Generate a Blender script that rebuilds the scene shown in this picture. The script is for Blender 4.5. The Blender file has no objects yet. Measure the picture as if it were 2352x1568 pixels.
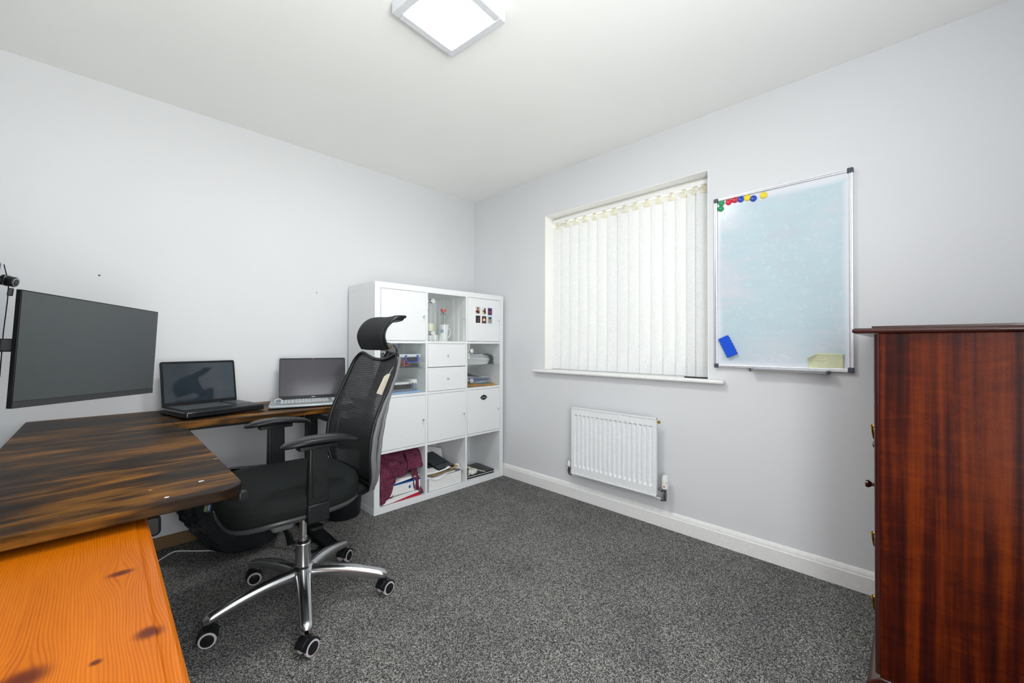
import bpy, bmesh, math, random
from mathutils import Vector, Matrix, noise
PI = math.pi
SC = bpy.context.scene
COL = SC.collection
random.seed(7)

# ------------------------------------------------------------------ camera
def camera_axes(yaw, pitch, roll):
    f = Vector((math.sin(yaw)*math.cos(pitch), math.cos(yaw)*math.cos(pitch), math.sin(pitch)))
    r = Vector((math.cos(yaw), -math.sin(yaw), 0)); u = r.cross(f)
    c, s = math.cos(roll), math.sin(roll)
    return r*c+u*s, u*c-r*s, f
cam_d = bpy.data.cameras.new('camera'); cam = bpy.data.objects.new('camera', cam_d); COL.objects.link(cam)
r_, u_, f_ = camera_axes(0.7910922, 0.0082108, 0.0026215)
m = Matrix.Identity(4)
for i in range(3):
    m[i][0], m[i][1], m[i][2] = r_[i], u_[i], -f_[i]
m.translation = Vector((-2.33815, -2.79858, 1.06852))
cam.matrix_world = m
cam_d.sensor_width = 36.0; cam_d.lens = 932.287/2352*36.0; cam_d.clip_start = 0.02
SC.camera = cam

# ------------------------------------------------------------------ world, lights, exposure
SC.view_settings.view_transform = 'Standard'
SC.view_settings.look = 'None'
SC.view_settings.exposure = -0.30
SC.view_settings.gamma = 1.0
SC.view_settings.use_curve_mapping = False
H = 2.338                      # ceiling height
WINY0, WINY1, WINZ0, WINZ1 = -2.0, -0.833, 0.875, 2.034
XC, YD = -2.76, -3.22          # planes of the side wall and the rear wall

world = bpy.data.worlds.new('overcast_sky'); SC.world = world; world.use_nodes = True
wn = world.node_tree; wn.nodes.clear()
wo = wn.nodes.new('ShaderNodeOutputWorld'); wb = wn.nodes.new('ShaderNodeBackground')
wt = wn.nodes.new('ShaderNodeTexCoord'); ws = wn.nodes.new('ShaderNodeSeparateXYZ'); wr = wn.nodes.new('ShaderNodeValToRGB')
wn.links.new(wt.outputs['Generated'], ws.inputs[0]); wn.links.new(ws.outputs['Z'], wr.inputs[0])
wr.color_ramp.elements[0].position = 0.0; wr.color_ramp.elements[0].color = (5.2, 5.1, 4.2, 1)
wr.color_ramp.elements[1].position = 0.12; wr.color_ramp.elements[1].color = (0.86, 0.93, 1.0, 1)
wn.links.new(wr.outputs[0], wb.inputs['Color']); wb.inputs['Strength'].default_value = 0.8
wn.links.new(wb.outputs[0], wo.inputs['Surface'])

def area(name, loc, rot, sx, sy, power, color):
    d = bpy.data.lights.new(name, 'AREA'); d.shape = 'RECTANGLE'; d.size = sx; d.size_y = sy; d.energy = power; d.color = color
    o = bpy.data.objects.new(name, d); COL.objects.link(o); o.location = loc; o.rotation_euler = rot
    return o
# added fill lamp behind the camera, standing in for camera flash
flash_fill = area('flash_fill_light', (-2.12, -3.36, 1.05), (PI/2, 0, -.42), 0.85, 1.6, 38, (0.955, 0.98, 1.0))
# added upward fill, standing in for flash bounced off the ceiling
bounce_fill = area('bounce_fill_light', (-2.25, -3.15, 1.15), (PI/2+1.35, 0, 0), 0.80, 0.25, 30, (0.96, 0.985, 1.0))
# portal: guides the sky light through the window opening
port = area('window_portal', (0.24, (WINY0+WINY1)/2, (WINZ0+WINZ1)/2), (0, PI/2, 0), WINZ1-WINZ0, WINY1-WINY0, 1, (1, 1, 1))
port.data.cycles.is_portal = True

# ------------------------------------------------------------------ material helpers
class NT:
    def __init__(self, name):
        self.m = bpy.data.materials.new(name); self.m.use_nodes = True
        self.t = self.m.node_tree; self.n = self.t.nodes; self.l = self.t.links
        self.b = self.n['Principled BSDF']; self.out = self.n['Material Output']
    def new(self, t, **kw):
        n = self.n.new('ShaderNode'+t)
        for k, v in kw.items(): setattr(n, k, v)
        return n
    def link(self, a, b): self.l.new(a, b)
    def coord(self, scale=(1, 1, 1), rot=(0, 0, 0), loc=(0, 0, 0)):
        g = self.new('NewGeometry'); mp = self.new('Mapping')
        self.link(g.outputs['Position'], mp.inputs['Vector'])
        mp.inputs['Scale'].default_value = scale; mp.inputs['Rotation'].default_value = rot; mp.inputs['Location'].default_value = loc
        return mp.outputs['Vector']
    def ocoord(self, scale=(1, 1, 1)):
        g = self.new('TexCoord'); mp = self.new('Mapping')
        self.link(g.outputs['Object'], mp.inputs['Vector']); mp.inputs['Scale'].default_value = scale
        return mp.outputs['Vector']
    def noise(self, vec, scale, detail=4, rough=.55, dist=0):
        n = self.new('TexNoise'); self.link(vec, n.inputs['Vector'])
        n.inputs['Scale'].default_value = scale; n.inputs['Detail'].default_value = detail
        n.inputs['Roughness'].default_value = rough; n.inputs['Distortion'].default_value = dist
        return n.outputs['Fac']
    def ramp(self, fac, stops, interp='LINEAR'):
        n = self.new('ValToRGB'); self.link(fac, n.inputs[0]); cr = n.color_ramp; cr.interpolation = interp
        while len(cr.elements) < len(stops): cr.elements.new(0.5)
        for e, (p, c) in zip(cr.elements, stops):
            e.position = p; e.color = tuple(c)+(1,) if len(c) == 3 else c
        return n.outputs[0]
    def math(self, op, a, b=None, c=None):
        n = self.new('Math', operation=op)
        for i, v in enumerate((a, b, c)):
            if v is None: continue
            if isinstance(v, (int, float)): n.inputs[i].default_value = v
            else: self.link(v, n.inputs[i])
        return n.outputs[0]
    def mix(self, fac, a, b, mode='MIX'):
        n = self.new('Mix', data_type='RGBA', blend_type=mode)
        if isinstance(fac, (int, float)): n.inputs[0].default_value = fac
        else: self.link(fac, n.inputs[0])
        for idx, v in ((6, a), (7, b)):
            if isinstance(v, tuple): n.inputs[idx].default_value = v+(1,) if len(v) == 3 else v
            else: self.link(v, n.inputs[idx])
        return n.outputs[2]
    def bump(self, h, strength=.3, dist=.002, chain=None):
        n = self.new('Bump'); n.inputs['Strength'].default_value = strength; n.inputs['Distance'].default_value = dist
        self.link(h, n.inputs['Height'])
        if chain is not None: self.link(chain, n.inputs['Normal'])
        self.link(n.outputs[0], self.b.inputs['Normal']); return n.outputs[0]
def srgb(r, g, b):
    f = lambda c: (c/255/12.92) if c/255 <= .04045 else ((c/255+.055)/1.055)**2.4
    return (f(r), f(g), f(b))
def pm(name, col, rough=.5, metal=0, spec=.3, bump=None, coat=0, var=0):
    t = NT(name); b = t.b
    b.inputs['Base Color'].default_value = col+(1,); b.inputs['Roughness'].default_value = rough
    b.inputs['Metallic'].default_value = metal; b.inputs['Specular IOR Level'].default_value = spec
    b.inputs['Coat Weight'].default_value = coat; b.inputs['Coat Roughness'].default_value = .08
    n = t.noise(t.ocoord(), bump[0] if bump else 60, 3)
    if bump: t.bump(n, bump[1], bump[2])
    v = var or .04
    lo = tuple(c*(1-v) for c in col); hi = tuple(min(1, c*(1+v)) for c in col)
    t.link(t.ramp(n, [(.3, lo), (.7, hi)]), b.inputs['Base Color'])
    return t.m
def glassy(name, tint=(.93, .97, .96), refl=1.0, rough=0.0, ior=1.5):
    t = NT(name); t.n.remove(t.b)
    tr = t.new('BsdfTransparent'); tr.inputs[0].default_value = tint+(1,)
    gl = t.new('BsdfGlossy'); gl.inputs['Roughness'].default_value = rough; gl.inputs[0].default_value = (refl, refl, refl, 1)
    fr = t.new('Fresnel'); fr.inputs[0].default_value = ior
    mx = t.new('MixShader'); gm = t.new('NewGeometry'); t.link(t.math('MULTIPLY', t.math('MINIMUM', t.math('MULTIPLY', fr.outputs[0], 2.4), 1), t.math('SUBTRACT', 1, gm.outputs['Backfacing'])), mx.inputs[0]); t.link(tr.outputs[0], mx.inputs[1]); t.link(gl.outputs[0], mx.inputs[2])
    t.link(mx.outputs[0], t.out.inputs['Surface']); return t.m
def emis(name, col, s):
    t = NT(name); t.b.inputs['Emission Color'].default_value = col+(1,); t.b.inputs['Emission Strength'].default_value = s
    t.b.inputs['Base Color'].default_value = col+(1,); return t.m

M = {}
# painted walls
def wall_mat(name, col):
    t = NT(name); v = t.coord()
    a = t.noise(v, 1.3, 3); c = t.noise(v, 420, 2)
    lo = tuple(x*.97 for x in col)
    t.link(t.ramp(a, [(.3, lo), (.7, col)]), t.b.inputs['Base Color'])
    t.b.inputs['Roughness'].default_value = .62; t.b.inputs['Specular IOR Level'].default_value = .25
    t.bump(c, .08, .0006); return t.m
M['wall'] = wall_mat('white_wall_paint', (.70, .71, .732))
M['ceil'] = wall_mat('white_ceiling_paint', (.93, .94, .92))
M['reveal'] = wall_mat('lightened_reveal_paint', (.90, .90, .885))  # white reveal paint; its lightness also stands for flash light on the soffit
M['bare'] = wall_mat('bare_plaster', srgb(128, 104, 72))
M['lampframe'] = pm('pale_grey_lamp_frame', (.66, .68, .71), .4)
M['trim'] = pm('white_gloss_trim', (.82, .82, .81), .35)
M['upvc'] = pm('white_plastic_frame', (.86, .87, .87), .3)
def carpet():
    t = NT('grey_flecked_carpet'); v = t.coord()
    vo = t.new('TexVoronoi'); t.link(v, vo.inputs['Vector']); vo.inputs['Scale'].default_value = 330
    sep = t.new('SeparateColor'); t.link(vo.outputs['Color'], sep.inputs[0])
    n1 = t.noise(v, 190, 3, .7); n2 = t.noise(v, 3.2, 4, .6)
    s = t.math('ADD', t.math('MULTIPLY', sep.outputs[0], .55), t.math('MULTIPLY', n1, .55))
    c = t.ramp(s, [(.28, srgb(44, 45, 46)), (.46, srgb(84, 85, 85)), (.62, srgb(120, 120, 118)), (.8, srgb(178, 177, 172))])
    p = t.ramp(n2, [(.35, (.86, .86, .87)), (.62, (1.08, 1.07, 1.05))])
    t.link(t.mix(1.0, c, p, 'MULTIPLY'), t.b.inputs['Base Color'])
    t.b.inputs['Roughness'].default_value = .95; t.b.inputs['Specular IOR Level'].default_value = .1
    n3 = t.noise(v, 500, 2)
    t.bump(t.math('ADD', n3, t.math('MULTIPLY', s, .8)), .8, .004); return t.m
M['carpet'] = carpet()
def desk_wood():
    t = NT('dark_rustic_wood')
    v = t.coord((2.3, 15, 15), (0, 0, .03)); w = t.coord((9, 90, 90)); z = t.coord((2.0, 5.0, 5.0), (0, 0, .12), (3.1, .4, 0))
    a = t.noise(v, 1.0, 5, .6, .4); b = t.noise(w, 1.0, 4, .6); c = t.noise(z, 1.3, 3, .5, .5)
    s = t.math('ADD', t.math('MULTIPLY', a, .62), t.math('MULTIPLY', c, .55))
    s = t.math('ADD', s, t.math('MULTIPLY', b, .16))
    col = t.ramp(s, [(.50, srgb(18, 12, 8)), (.61, srgb(32, 21, 13)), (.675, srgb(62, 40, 16)), (.75, srgb(108, 70, 24)), (.86, srgb(142, 96, 36))])
    t.link(col, t.b.inputs['Base Color']); t.b.inputs['Roughness'].default_value = .40; t.b.inputs['Specular IOR Level'].default_value = .07
    t.bump(b, .12, .0006); return t.m
M['desk'] = desk_wood()
def pine():
    t = NT('orange_varnished_pine')
    g = t.new('NewGeometry'); sp = t.new('SeparateXYZ'); t.link(g.outputs['Position'], sp.inputs[0])
    X, Y = sp.outputs[0], sp.outputs[1]
    xs = X; dark = None
    for kx, ky, amp, rad in ((-2.312, -1.842, .030, .017), (-2.290, -2.064, .018, .015), (-2.340, -2.088, .012, .006), (-2.40, -2.065, .030, .022), (-2.37, -1.75, .012, .0)):
        dx = t.math('SUBTRACT', X, kx); dy = t.math('SUBTRACT', Y, ky)
        e2 = t.math('ADD', t.math('POWER', t.math('MULTIPLY', dx, 1/.035), 2), t.math('POWER', t.math('MULTIPLY', dy, 1/.06), 2))
        fall = t.math('POWER', 2.718, t.math('MULTIPLY', e2, -1))
        sg = t.math('TANH', t.math('MULTIPLY', dx, 60))
        xs = t.math('SUBTRACT', xs, t.math('MULTIPLY', t.math('MULTIPLY', fall, sg), amp*.55))
        if rad:
            d2 = t.math('ADD', t.math('POWER', t.math('MULTIPLY', dx, 1/rad), 2), t.math('POWER', t.math('MULTIPLY', dy, 1/(rad*(.62 if rad > .016 and ky > -1.9 else 1.0))), 2))
            k = t.math('POWER', 2.718, t.math('MULTIPLY', t.math('POWER', d2, 2), -1))
            dark = k if dark is None else t.math('MAXIMUM', dark, k)
    # boards glued side by side, each with its own figure
    bd = t.math('FLOOR', t.math('MULTIPLY', t.math('ADD', X, 2.26), 1/.078))
    n0 = t.new('CombineXYZ'); t.link(t.math('MULTIPLY', xs, 6), n0.inputs[0]); t.link(t.math('MULTIPLY', Y, .8), n0.inputs[1]); t.link(t.math('MULTIPLY', bd, 3.7), n0.inputs[2])
    low = t.noise(n0.outputs[0], 1.5, 3, .5)
    ph = t.math('ADD', t.math('MULTIPLY', xs, 1700), t.math('MULTIPLY', low, 22))
    ring = t.math('ADD', t.math('MULTIPLY', t.math('SINE', ph), .5), .5)
    ring = t.math('POWER', ring, 2.2)
    n1 = t.new('CombineXYZ'); t.link(t.math('MULTIPLY', xs, 300), n1.inputs[0]); t.link(t.math('MULTIPLY', Y, 9), n1.inputs[1]); t.link(bd, n1.inputs[2])
    fine = t.noise(n1.outputs[0], 1, 3)
    s = t.math('ADD', t.math('MULTIPLY', ring, .30), t.math('MULTIPLY', fine, .50)); s = t.math('ADD', s, t.math('MULTIPLY', low, .5))
    col = t.ramp(s, [(.3, srgb(200, 112, 12)), (.6, srgb(184, 97, 4)), (.85, srgb(168, 83, 2)), (1.1, srgb(140, 64, 1))])
    col = t.mix(dark, col, srgb(92, 34, 10))
    t.link(col, t.b.inputs['Base Color']); t.b.inputs['Roughness'].default_value = .36; t.b.inputs['Specular IOR Level'].default_value = .2; t.b.inputs['Coat Weight'].default_value = .06
    t.b.inputs['Coat Roughness'].default_value = .2
    t.bump(fine, .1, .0005); return t.m
M['pine'] = pine()
def mahogany():
    t = NT('dark_red_mahogany_veneer')
    v = t.coord((20, 20, .55)); w = t.coord((130, 130, 5)); cr = t.coord((9, 9, 26), (.25, 0, 0)); z = t.coord((4, 4, 1.2))
    a = t.noise(v, 1, 4, .55, .25); b = t.noise(w, 1, 3); c = t.noise(cr, 1, 4, .6, 1.0); d = t.noise(z, 1, 3)
    s = t.math('ADD', t.math('MULTIPLY', a, .75), t.math('MULTIPLY', b, .10))
    s = t.math('ADD', s, t.math('ADD', t.math('MULTIPLY', c, .14), t.math('MULTIPLY', d, .24)))
    col = t.ramp(s, [(.50, srgb(30, 7, 5)), (.59, srgb(60, 16, 6)), (.67, srgb(96, 34, 6)), (.78, srgb(130, 54, 8))])
    t.link(col, t.b.inputs['Base Color']); t.b.inputs['Roughness'].default_value = .27; t.b.inputs['Specular IOR Level'].default_value = .11
    n = t.noise(t.coord(), 230, 3); t.bump(n, .28, .0012); return t.m
M['mahog'] = mahogany()
M['mahog_edge'] = pm('dark_mahogany_moulding', srgb(58, 22, 16), .22, coat=.3, bump=(80, .08, .0005))
M['brass'] = pm('aged_brass', srgb(176, 134, 52), .28, 1)
M['white_lam'] = pm('white_laminate', (.80, .815, .83), .38, var=.01)
M['steel'] = pm('brushed_steel', (.72, .73, .75), .25, 1)
M['chrome'] = pm('polished_aluminium', (.56, .57, .58), .26, 1)
M['black_metal'] = pm('black_powder_coat', (.009, .010, .012), .42, spec=.2, bump=(300, .1, .0003))
M['black_plastic'] = pm('black_plastic', (.010, .011, .012), .36, spec=.22)
M['black_soft'] = pm('black_soft_plastic', (.011, .012, .013), .30, spec=.24, bump=(500, .06, .0003))
M['grey_plastic'] = pm('dark_grey_plastic', (.14, .143, .15), .36, bump=(500, .1, .0003))
M['seat_fabric'] = pm('black_weave_fabric', (.012, .014, .014), .72, spec=.12, bump=(900, .6, .001), var=.2)
M['head_fabric'] = pm('charcoal_headrest_fabric', (.026, .028, .031), .7, spec=.15, bump=(900, .5, .001), var=.1)
M['paper'] = pm('white_paper', (.80, .80, .80), .7)
M['paper_lt'] = pm('light_grey_paper', (.70, .71, .73), .7)
M['cream'] = pm('cream_card', srgb(226, 220, 200), .7)
M['white_pl'] = pm('white_plastic', (.80, .80, .80), .35)
M['rad'] = pm('white_radiator_enamel', (.80, .82, .84), .32)
M['glass'] = glassy('clear_glass', (.97, .985, .982))
M['clear'] = glassy('clear_plastic', (.93, .95, .97), .9, .12, 1.3)
M['glass_shelf'] = glassy('greenish_glass_shelf', (.86, .93, .91), 1.0, 0.0, 1.4)
M['alu'] = pm('satin_aluminium', (.66, .67, .70), .38, .85)
M['dk_corner'] = pm('dark_corner_plastic', srgb(72, 80, 90), .4)

def mesh_fabric():
    t = NT('black_woven_mesh'); t.b.inputs['Base Color'].default_value = (.018, .020, .022, 1); t.b.inputs['Roughness'].default_value = .6
    tc = t.new('TexCoord'); sp = t.new('SeparateXYZ'); t.link(tc.outputs['Object'], sp.inputs[0])
    st = t.math('SINE', t.math('MULTIPLY', sp.outputs[2], 2*PI/.0085))
    n = t.noise(t.ocoord((1, 26, 60)), 1.0, 3)
    g = t.math('GREATER_THAN', t.math('ADD', st, t.math('MULTIPLY', n, 1.2)), .95)
    tr = t.new('BsdfTransparent'); mx = t.new('MixShader')
    t.link(t.math('ADD', t.math('MULTIPLY', g, .17), .02), mx.inputs[0]); t.link(t.b.outputs[0], mx.inputs[1]); t.link(tr.outputs[0], mx.inputs[2])
    t.link(mx.outputs[0], t.out.inputs['Surface'])
    t.bump(st, .4, .0008); return t.m
M['mesh'] = mesh_fabric()
def slat_mat():
    t = NT('cream_patterned_blind_fabric'); t.n.remove(t.b)
    n = t.noise(t.ocoord((1, 1, .8)), 95, 4, .6, 1.6)
    col = t.ramp(n, [(.40, (.74, .75, .76)), (.52, (.86, .87, .88)), (.60, (.74, .75, .76))])
    df = t.new('BsdfDiffuse'); tl = t.new('BsdfTranslucent'); mx = t.new('MixShader')
    t.link(col, df.inputs[0]); t.link(col, tl.inputs[0]); mx.inputs[0].default_value = .125
    t.link(df.outputs[0], mx.inputs[1]); t.link(tl.outputs[0], mx.inputs[2]); t.link(mx.outputs[0], t.out.inputs['Surface'])
    return t.m
M['slat'] = slat_mat()

# ------------------------------------------------------------------ mesh helpers
class B:
    def __init__(self): self.v = []; self.f = []; self.mi = []; self.cur = 0
    def add(self, vs, fs, mat=None):
        o = len(self.v)
        for p in vs:
            p = Vector(p); self.v.append(mat @ p if mat else p)
        for f in fs: self.f.append([i+o for i in f]); self.mi.append(self.cur)
        return self
    def box(self, x0, y0, z0, x1, y1, z1, mat=None):
        vs = [(x, y, z) for x in (x0, x1) for y in (y0, y1) for z in (z0, z1)]
        return self.add(vs, [(0, 1, 3, 2), (4, 6, 7, 5), (0, 4, 5, 1), (2, 3, 7, 6), (0, 2, 6, 4), (1, 5, 7, 3)], mat)
    def cbox(self, c, s, mat=None):
        return self.box(c[0]-s[0]/2, c[1]-s[1]/2, c[2]-s[2]/2, c[0]+s[0]/2, c[1]+s[1]/2, c[2]+s[2]/2, mat)
    def prism(self, poly, h0, h1, mat=None, axis='z'):
        n = len(poly)
        def P(a, b, h): return {'z': (a, b, h), 'y': (a, h, b), 'x': (h, a, b)}[axis]
        vs = [P(a, b, h0) for a, b in poly]+[P(a, b, h1) for a, b in poly]
        fs = [list(range(n))[::-1], list(range(n, 2*n))]+[(i, (i+1) % n, n+(i+1) % n, n+i) for i in range(n)]
        return self.add(vs, fs, mat)
    def tube(self, pts, rad, n=10, closed=False, ell=None, up=None, cap=True, mat=None):
        pts = [Vector(p) for p in pts]; k = len(pts)
        if not hasattr(rad, '__len__'): rad = [rad]*k
        vs = []; fs = []; prev = None
        for i, p in enumerate(pts):
            a = pts[(i-1) % k] if (closed or i > 0) else p; b = pts[(i+1) % k] if (closed or i < k-1) else p
            t = (b-a).normalized()
            if up is not None: s = t.cross(Vector(up)).normalized()
            elif prev is None: s = t.cross(Vector((0, 0, 1)) if abs(t.z) < .9 else Vector((1, 0, 0))).normalized()
            else: s = (prev-t*prev.dot(t)).normalized()
            prev = s; w = s.cross(t)
            r = rad[i]; e0, e1 = (r, r) if ell is None else (r*ell[0], r*ell[1])
            for j in range(n):
                an = 2*PI*j/n; vs.append(p+s*math.cos(an)*e0+w*math.sin(an)*e1)
        for i in range(k if closed else k-1):
            for j in range(n):
                i2 = (i+1) % k; fs.append((i*n+j, i*n+(j+1) % n, i2*n+(j+1) % n, i2*n+j))
        if not closed and cap: fs += [list(range(n)), [(k-1)*n+j for j in range(n)][::-1]]
        return self.add(vs, fs, mat)
    def cyl(self, p0, p1, r0, r1=None, n=20, mat=None):
        return self.tube([p0, p1], [r0, r0 if r1 is None else r1], n, mat=mat)
    def lathe(self, prof, n=24, mat=None):
        vs = []; fs = []
        for r, z in prof:
            for j in range(n): vs.append((r*math.cos(2*PI*j/n), r*math.sin(2*PI*j/n), z))
        k = len(prof)
        for i in range(k-1):
            for j in range(n): fs.append((i*n+j, i*n+(j+1) % n, (i+1)*n+(j+1) % n, (i+1)*n+j))
        fs += [list(range(n))[::-1], [(k-1)*n+j for j in range(n)]]
        return self.add(vs, fs, mat)
    def grid(self, fn, nu, nv, cu=False, cv=False, mat=None):
        vs = [fn(i/(nu if cu else nu-1), j/(nv if cv else nv-1)) for i in range(nu) for j in range(nv)]
        fs = []
        for i in range(nu if cu else nu-1):
            for j in range(nv if cv else nv-1):
                a = i*nv+j; b = i*nv+(j+1) % nv; c = ((i+1) % nu)*nv+(j+1) % nv; d = ((i+1) % nu)*nv+j
                fs.append((a, b, c, d))
        return self.add(vs, fs, mat)
    def build(self, name, mat, parent=None, local=False, bevel=0, seg=2, smooth=True, ang=38, solid=0, offset=0, subd=0, label=None, recalc=True):
        me = bpy.data.meshes.new(name)
        vs = self.v
        if parent is not None and not local:
            inv = WM[parent.name].inverted(); vs = [inv @ p for p in vs]
        me.from_pydata([tuple(p) for p in vs], [], self.f)
        mats = mat if isinstance(mat, (list, tuple)) else [mat]
        for x in mats: me.materials.append(M[x] if isinstance(x, str) else x)
        for p, i in zip(me.polygons, self.mi): p.material_index = i
        if recalc:
            bm = bmesh.new(); bm.from_mesh(me); bmesh.ops.recalc_face_normals(bm, faces=bm.faces); bm.to_mesh(me); bm.free()
        if smooth:
            for p in me.polygons: p.use_smooth = True
            if not subd: me.set_sharp_from_angle(angle=math.radians(ang))
        o = bpy.data.objects.new(name, me); COL.objects.link(o)
        if parent is not None: o.parent = parent; WM[o.name] = WM[parent.name]
        else: WM[o.name] = Matrix.Identity(4)
        if subd:
            md = o.modifiers.new('subdivision', 'SUBSURF'); md.levels = subd; md.render_levels = subd
        if solid:
            md = o.modifiers.new('thickness', 'SOLIDIFY'); md.thickness = solid; md.offset = offset
        if bevel:
            md = o.modifiers.new('bevel', 'BEVEL'); md.width = bevel; md.segments = seg; md.limit_method = 'ANGLE'; md.angle_limit = math.radians(40)
        if label: o['label'] = label
        return o
WM = {}
def thing(name, label, cat, loc=(0, 0, 0), rotz=0, group=None):
    o = bpy.data.objects.new(name, None); COL.objects.link(o); o.empty_display_size = .05
    o.location = loc; o.rotation_euler = (0, 0, rotz)
    WM[o.name] = Matrix.Translation(loc) @ Matrix.Rotation(rotz, 4, 'Z')
    tag(o, label, cat, group); return o
def tag(o, label, cat, group=None):
    o['label'] = label; o['category'] = cat
    if group: o['group'] = group
    return o
def struct(o, label=None):
    o['kind'] = 'structure'
    if label: o['label'] = label
    return o
def T(loc, rz=0, rx=0, ry=0):
    return Matrix.Translation(loc) @ Matrix.Rotation(rz, 4, 'Z') @ Matrix.Rotation(ry, 4, 'Y') @ Matrix.Rotation(rx, 4, 'X')
def frame(origin, ax, ay, az):
    m = Matrix.Identity(4)
    for i in range(3): m[i][0], m[i][1], m[i][2], m[i][3] = ax[i], ay[i], az[i], origin[i]
    return m
def copy_tree(o, parent=None):
    c = o.copy(); COL.objects.link(c)
    if parent is not None: c.parent = parent
    WM[c.name] = WM[o.name]
    for ch in [x for x in o.children if x != c]: copy_tree(ch, c)
    return c
def rrect(x0, y0, x1, y1, r, n=5):
    pts = []
    for cx, cy, a0 in ((x1-r, y1-r, 0), (x0+r, y1-r, PI/2), (x0+r, y0+r, PI), (x1-r, y0+r, 1.5*PI)):
        for i in range(n+1):
            a = a0+PI/2*i/n; pts.append((cx+r*math.cos(a), cy+r*math.sin(a)))
    return pts
def text_mesh(name, s, size, mtx, mat, parent, label=None, extrude=.0002, align='CENTER'):
    cu = bpy.data.curves.new(name, 'FONT'); cu.body = s; cu.size = size; cu.extrude = extrude; cu.align_x = align; cu.align_y = 'CENTER'
    o = bpy.data.objects.new('tmp', cu); COL.objects.link(o)
    bpy.context.view_layer.update()
    me = bpy.data.meshes.new_from_object(o.evaluated_get(bpy.context.evaluated_depsgraph_get()))
    bpy.data.objects.remove(o); bpy.data.curves.remove(cu)
    me.transform(WM[parent.name].inverted() @ mtx); me.materials.clear(); me.materials.append(M[mat] if isinstance(mat, str) else mat)
    me.name = name
    ob = bpy.data.objects.new(name, me); COL.objects.link(ob); ob.parent = parent; WM[ob.name] = WM[parent.name]
    if label: ob['label'] = label
    return ob
def lerp(a, b, t): return a+(b-a)*t
def smoothpath(pts, n=6):
    P = [Vector(p) for p in pts]; out = []
    for i in range(len(P)-1):
        p0 = P[max(i-1, 0)]; p1 = P[i]; p2 = P[i+1]; p3 = P[min(i+2, len(P)-1)]
        for k in range(n):
            t = k/n; out.append(.5*((2*p1)+(p2-p0)*t+(2*p0-5*p1+4*p2-p3)*t*t+(3*p1-p0-3*p2+p3)*t**3))
    out.append(P[-1]); return out

# ------------------------------------------------------------------ room shell
b = B(); b.box(XC-.12, YD-.12, -.1, .36, .12, 0); struct(b.build('floor', 'carpet', smooth=False), 'grey flecked carpet')
b = B(); b.box(XC-.12, YD-.12, H, .36, .12, H+.1); struct(b.build('ceiling', 'ceil', smooth=False), 'plain white ceiling')
b = B(); b.box(XC-.12, 0, 0, .30, .12, H); struct(b.build('wall_left', 'wall', smooth=False), 'white wall behind the desk and cabinet')
b = B()
b.box(0, YD-.12, 0, .30, 0, WINZ0-.012); b.box(0, YD-.12, WINZ1, .30, 0, H)
b.box(0, WINY1, WINZ0-.012, .30, 0, WINZ1); b.box(0, YD-.12, WINZ0-.012, .30, WINY0, WINZ1)
struct(b.build('wall_right', 'wall', smooth=False), 'white wall with the window, radiator and whiteboard')
b = B(); b.box(XC-.12, YD-.12, 0, XC, 0, H); struct(b.build('wall_side', 'wall', smooth=False))
b = B(); b.box(XC, YD-.12, 0, -2.56, YD, H); b.box(-1.66, YD-.12, 0, 0, YD, H); b.box(-2.56, YD-.12, 2.06, -1.66, YD, H)
struct(b.build('wall_rear', 'wall', smooth=False))
def skirting_profile(): return [(0, 0), (.016, 0), (.016, .070), (.013, .0735), (.013, .078), (.009, .088), (.004, .096), (0, .098)]
b = B(); b.prism([(-d, z) for d, z in skirting_profile()], -2.70, -.002, axis='y')
struct(b.build('baseboard_right', 'trim', ang=30), 'white moulded skirting board below the window wall')
b = B(); b.box(XC, -.012, 0, -1.60, 0, .062)
struct(b.build('trim_1', 'bare', smooth=False), 'bare brown strip at the foot of the wall where skirting is missing')
# nail hole and fixings on the wall
for (x, z, rr, nm, lb) in ((-2.348, 1.399, .004, 'wall_plug', 'small dark nail hole in the wall above the large monitor'), (-1.343, 1.409, .003, 'wall_plug', 'tiny dark nail hole in the wall left of the white cabinet top')):
    b = B(); b.cyl((x, -.0015, z), (x, .002, z), rr, n=12)
    tag(b.build(nm, 'black_plastic'), lb, 'nail hole')

# window: frame, panes, sill
fx0, fx1 = .165, .215
w1 = bpy.data.objects.new('window_1', None); COL.objects.link(w1); w1.location = (.19, (WINY0+WINY1)/2, WINZ0); struct(w1, 'white window behind the blind'); WM[w1.name] = Matrix.Translation(w1.location)
b = B()
b.box(fx0, WINY0, WINZ0, fx1, WINY1, WINZ0+.055); b.box(fx0, WINY0, WINZ1-.055, fx1, WINY1, WINZ1)
b.box(fx0, WINY0, WINZ0+.055, fx1, WINY0+.055, WINZ1-.055); b.box(fx0, WINY1-.055, WINZ0+.055, fx1, WINY1, WINZ1-.055)
b.box(fx0, -1.445, WINZ0+.055, fx1, -1.385, WINZ1-.055)
b.build('window_frame', 'upvc', w1, bevel=.004)
for y0, y1 in ((WINY0+.055, -1.445), (-1.385, WINY1-.055)):
    b = B(); b.box(.188, y0, WINZ0+.055, .192, y1, WINZ1-.055); b.build('pane', 'glass', w1, smooth=False)
b = B(); b.box(-.045, -2.088, WINZ0-.012, 0.0, -.742, WINZ0+.008); b.box(-.001, WINY0+.001, WINZ0-.0118, fx0, WINY1-.001, WINZ0+.008)
b.build('window_sill', 'trim', w1, bevel=.008, seg=4)

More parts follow.
